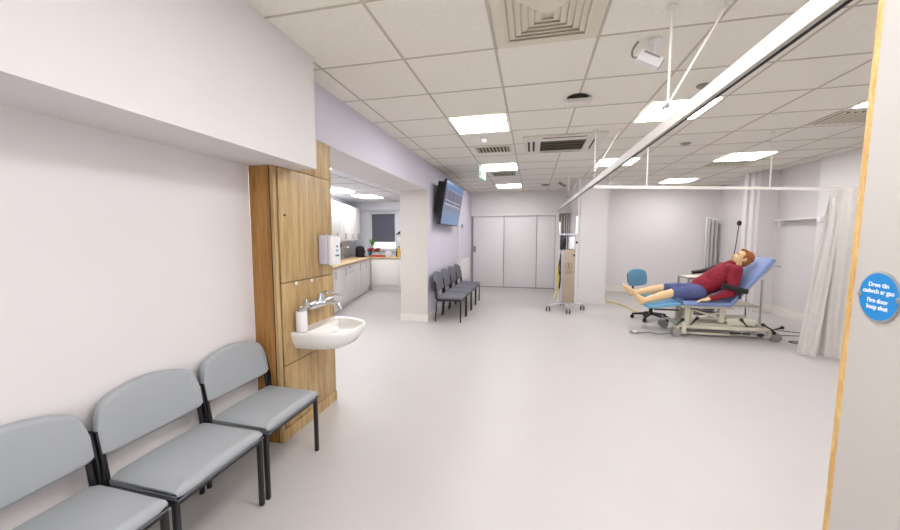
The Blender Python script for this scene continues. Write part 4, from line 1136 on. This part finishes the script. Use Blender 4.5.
# leaning silver screen panels in the rear corner
t = thing('folding_screen', 'tall folded silver screen standing in the rear right corner', 'folding screen', (4.02, 9.33, 0))
for k in range(3):
    x = -0.10 + 0.085*k
    bm = B(); box(bm, (x, -0.05+0.02*k, 0.03), (x+0.035, 0.10+0.02*k, 1.82-0.03*k)); obj('panel', bm, M['plastic'], t, bevel=0.008)
    bm = B(); cyl(bm, (x-0.018,-0.07+0.02*k,0.0), (x-0.018,-0.07+0.02*k,1.80-0.03*k), 0.012, seg=10); obj('post', bm, M['steel'], t, smooth=True)
# socket with black plug and hanging cord
t = thing('wall_plug', 'black plug in a white socket with a cord hanging down the wall', 'plug', (4.22, 8.56, 1.655))
pbox('socket_plate', (-0.012,-0.075,-0.045), (0,0.075,0.045), M['plastic'], t, bevel=0.003)
bm = B(); ellipsoid(bm, (-0.045,0,0), (0.04,0.055,0.055), u=14, v=10); obj('plug_body', bm, M['black'], t, smooth=True)
bm = B(); tube(bm, smooth_pts([(-0.05,0,-0.04),(-0.06,0.02,-0.3),(-0.09,0.0,-0.55),(-0.15,-0.03,-0.75),(-0.22,-0.05,-0.95),(-0.3,-0.1,-1.645)]), 0.009, 8); obj('cord', bm, M['cord'], t, smooth=True)

# ------------------------------------------------------------------ the reclining person
def blob(name, parts, m, parent, voxel=0.008, smooth_it=4, noise=0.0):
    bm = B()
    for p in parts:
        if p[0] == 'cap':
            _, a, ra_, b, rb_ = p
            a = Vector(a); b = Vector(b)
            ellipsoid(bm, a, (ra_,)*3, u=16, v=10); ellipsoid(bm, b, (rb_,)*3, u=16, v=10)
            tube(bm, [a, b], ra_, 16, True, [ra_, rb_])
        else:
            ellipsoid(bm, p[1], p[2], p[3] if len(p) > 3 else None, u=22, v=14)
    bmesh.ops.recalc_face_normals(bm, faces=bm.faces[:])
    me = bpy.data.meshes.new(name+'_src'); bm.to_mesh(me); bm.free()
    tmp = bpy.data.objects.new(name+'_src', me); C.objects.link(tmp)
    md = tmp.modifiers.new('r', 'REMESH'); md.mode = 'VOXEL'; md.voxel_size = voxel; md.use_smooth_shade = True
    if smooth_it:
        s = tmp.modifiers.new('s', 'SMOOTH'); s.iterations = smooth_it; s.factor = 0.5
    bpy.context.view_layer.update()
    dg = bpy.context.evaluated_depsgraph_get()
    out = bpy.data.meshes.new_from_object(tmp.evaluated_get(dg))
    bpy.data.objects.remove(tmp); bpy.data.meshes.remove(me)
    if noise:
        from mathutils import noise as nz
        for v in out.vertices:
            q = v.co
            v.co += v.normal * noise * (nz.noise(Vector((q.x*9, q.y*14, q.z*9))) + 0.6*nz.noise(q*26))
    out.materials.clear(); out.materials.append(m)
    for p in out.polygons: p.use_smooth = True
    o = bpy.data.objects.new(name, out); C.objects.link(o); o.parent = parent
    out.name = name
    return o

YC = 5.68
sh = Vector((2.69, YC, 0.957)); pel = Vector((2.29, YC, 0.605))
hd = Vector((2.830, YC, 1.075))
# torso frame: spine direction and belly-side normal
sd = (sh-pel).normalized(); bn = Vector((-sd.z, 0, sd.x))
hipN, hipF = Vector((2.27, 5.58, 0.600)), Vector((2.27, 5.78, 0.600))
knN, knF = Vector((1.93, 5.50, 0.595)), Vector((1.90, 5.80, 0.615))
anN, anF = Vector((1.585, 5.50, 0.47)), Vector((1.535, 5.80, 0.535))
heN, heF = Vector((1.535, 5.50, 0.445)), Vector((1.485, 5.80, 0.515))
toN, toF = Vector((1.435, 5.485, 0.585)), Vector((1.365, 5.81, 0.655))
shN, shF = Vector((2.68, 5.49, 0.93)), Vector((2.68, 5.87, 0.93))
elN, elF = Vector((2.59, 5.40, 0.635)), Vector((2.55, 5.965, 0.68))
wrN, wrF = Vector((2.355, 5.39, 0.545)), Vector((2.36, 5.93, 0.60))
def hand_parts(w, tip, side):
    """palm, four bent fingers and a thumb; w wrist, tip direction end; side=+1 thumb towards +y"""
    d = (tip-w).normalized(); up = Vector((0,0,1)); lat = d.cross(up).normalized()*side
    P = []
    palm_end = w + d*0.085
    P.append(('cap', w, 0.026, w+d*0.03, 0.028))
    for k in range(4):
        o_ = lat*(-0.03+0.02*k)
        P.append(('cap', w+d*0.02+o_*0.6, 0.015, palm_end+o_, 0.0115))
        L = (0.062, 0.074, 0.068, 0.052)[k]
        k1 = palm_end+o_*1.05; k2 = k1+d*L*0.55+Vector((0,0,-0.006)); k3 = k2+d*L*0.42+Vector((0,0,-0.02))
        P += [('cap', k1, 0.0105, k2, 0.0095), ('cap', k2, 0.0095, k3, 0.0080)]
    tb = w + d*0.025 - lat*0.028; t1 = tb - lat*0.032 + d*0.035; t2 = t1 - lat*0.004 + d*0.032 + Vector((0,0,-0.008))
    P += [('cap', tb, 0.015, t1, 0.0125), ('cap', t1, 0.0125, t2, 0.010)]
    return P
def foot_parts(an, he, to, y_s):
    d = (to-he).normalized(); P = [('cap', an, 0.038, he, 0.032), ('cap', he, 0.032, he+d*0.10, 0.034), ('cap', an, 0.033, he+d*0.11, 0.034), ('cap', he+d*0.09, 0.036, to-d*0.05, 0.030)]
    for k in range(5):
        oy = Vector((0, (-0.032+0.016*k)*y_s, 0)); L = (0.0, -0.004, -0.010, -0.017, -0.026)[k]; r = (0.014, 0.010, 0.0095, 0.009, 0.0085)[k]
        P.append(('cap', to-d*0.055+oy*0.9, 0.016, to+d*L+oy, r))
    return P
hr = Matrix.Rotation(math.radians(-36), 3, 'Y')     # head local: z = crown direction, -x = face
# head basis: crown direction roughly continues the spine, face normal points up-left
crown = Vector((0.60, 0, 0.80)).normalized(); face = Vector((-0.80, 0, 0.60)).normalized()
HR = Matrix((( -face.x, 0, crown.x), (0, 1, 0), (-face.z, 0, crown.z)))   # columns: back, y, crown
def hp(f, y, c): return hd + face*f + Vector((0, y, 0)) + crown*c
body = thing('person', 'barefoot person in maroon top and blue shorts reclining on the couch', 'person', (0,0,0))
parts = [
    ('ell', hp(-0.008,0,0.025), (0.098,0.076,0.098), HR), ('ell', hp(0.02,0,-0.035), (0.074,0.062,0.082), HR), ('ell', hp(0.052,0,-0.082), (0.034,0.034,0.030), HR),
    ('cap', hp(0.088,0,0.0), 0.009, hp(0.112,0,-0.035), 0.014), ('ell', hp(0.094,0.013,-0.040), (0.010,0.008,0.008), HR), ('ell', hp(0.094,-0.013,-0.040), (0.010,0.008,0.008), HR),
    ('ell', hp(0.078,0,0.028), (0.020,0.050,0.012), HR), ('ell', hp(0.088,0,-0.066), (0.010,0.022,0.009), HR),
    ('ell', hp(-0.008,0.080,-0.012), (0.018,0.010,0.030), HR), ('ell', hp(-0.008,-0.080,-0.012), (0.018,0.010,0.030), HR),
    ('cap', hp(-0.01,0,-0.05), 0.054, sh+sd*-0.03-bn*0.01, 0.050),
    ('cap', sh-sd*0.12-bn*0.02, 0.085, pel+sd*0.12, 0.09), ('cap', sh-sd*0.08-bn*0.01+Vector((0,0.10,0)), 0.055, sh-sd*0.08-bn*0.01-Vector((0,0.10,0)), 0.055),
    ('cap', pel+Vector((0,0.07,0)), 0.095, pel-Vector((0,0.07,0)), 0.095),
    ('cap', hipN, 0.082, knN, 0.060), ('cap', hipF, 0.082, knF, 0.060),
    ('cap', knN, 0.058, knN.lerp(anN,0.35), 0.062), ('cap', knN.lerp(anN,0.35), 0.062, anN, 0.040),
    ('cap', knF, 0.058, knF.lerp(anF,0.35), 0.062), ('cap', knF.lerp(anF,0.35), 0.062, anF, 0.040),
    ('cap', shN, 0.055, elN, 0.042), ('cap', shF, 0.055, elF, 0.042), ('cap', elN, 0.040, wrN, 0.027), ('cap', elF, 0.040, wrF, 0.027),
]
parts += hand_parts(wrN, Vector((2.20, 5.415, 0.515)), 1) + hand_parts(wrF, Vector((2.22, 5.90, 0.55)), -1)
parts += foot_parts(anN, heN, toN, 1) + foot_parts(anF, heF, toF, -1)
blob('body', parts, M['skin'], body, voxel=0.0058, smooth_it=2)
# sweatshirt
sw = [
    ('ell', pel+sd*0.29+bn*-0.022, (0.152,0.190,0.25), Matrix(((-bn.x,0,sd.x),(0,1,0),(-bn.z,0,sd.z)))),
    ('ell', pel+sd*0.13+bn*0.0, (0.138,0.185,0.17), Matrix(((-bn.x,0,sd.x),(0,1,0),(-bn.z,0,sd.z)))),
    ('cap', sh-sd*0.055+Vector((0,0.13,0)), 0.085, sh-sd*0.055-Vector((0,0.13,0)), 0.085),
    ('cap', shN, 0.075, elN, 0.060), ('cap', elN, 0.060, wrN+ (elN-wrN)*0.08, 0.042),
    ('cap', shF, 0.075, elF, 0.060), ('cap', elF, 0.060, wrF+ (elF-wrF)*0.08, 0.042),
    ('cap', sh-sd*0.03+bn*0.01, 0.085, sh+sd*0.03+bn*0.012, 0.070),
]
blob('sweatshirt', sw, M['maroon'], body, voxel=0.009, smooth_it=3, noise=0.007)
so = [('cap', pel+Vector((-0.02,0.085,0.0)), 0.112, pel+Vector((-0.02,-0.085,0)), 0.112), ('cap', hipN+Vector((0,-0.01,0)), 0.108, hipN.lerp(knN,0.92), 0.076), ('cap', hipF+Vector((0,0.01,0)), 0.108, hipF.lerp(knF,0.88), 0.076)]
blob('shorts', so, M['denim'], body, voxel=0.009, smooth_it=3, noise=0.006)
ha = [('ell', hp(-0.028,0,0.040), (0.100,0.086,0.098), HR), ('ell', hp(-0.050,0,-0.015), (0.065,0.080,0.075), HR), ('ell', hp(0.035,0,0.100), (0.045,0.062,0.028), HR), ('ell', hp(0.015,0.072,0.02), (0.022,0.012,0.030), HR), ('ell', hp(0.015,-0.072,0.02), (0.022,0.012,0.030), HR)]
blob('hair', ha, M['hair'], body, voxel=0.006, smooth_it=1, noise=0.006)
for s in (-1, 1):
    bm = B(); ellipsoid(bm, hp(0.083, s*0.030, 0.006), (0.006,0.012,0.006), HR, u=12, v=8); obj('eye', bm, M['eye'], body, smooth=True)
    bm = B(); ellipsoid(bm, hp(0.093, s*0.030, 0.034), (0.006,0.020,0.004), HR, u=12, v=8); obj('eyebrow', bm, M['hair'], body, smooth=True)
bm = B(); ellipsoid(bm, hp(0.094,0,-0.066), (0.007,0.020,0.006), HR, u=12, v=8); obj('lips', bm, M['mouth'], body, smooth=True)
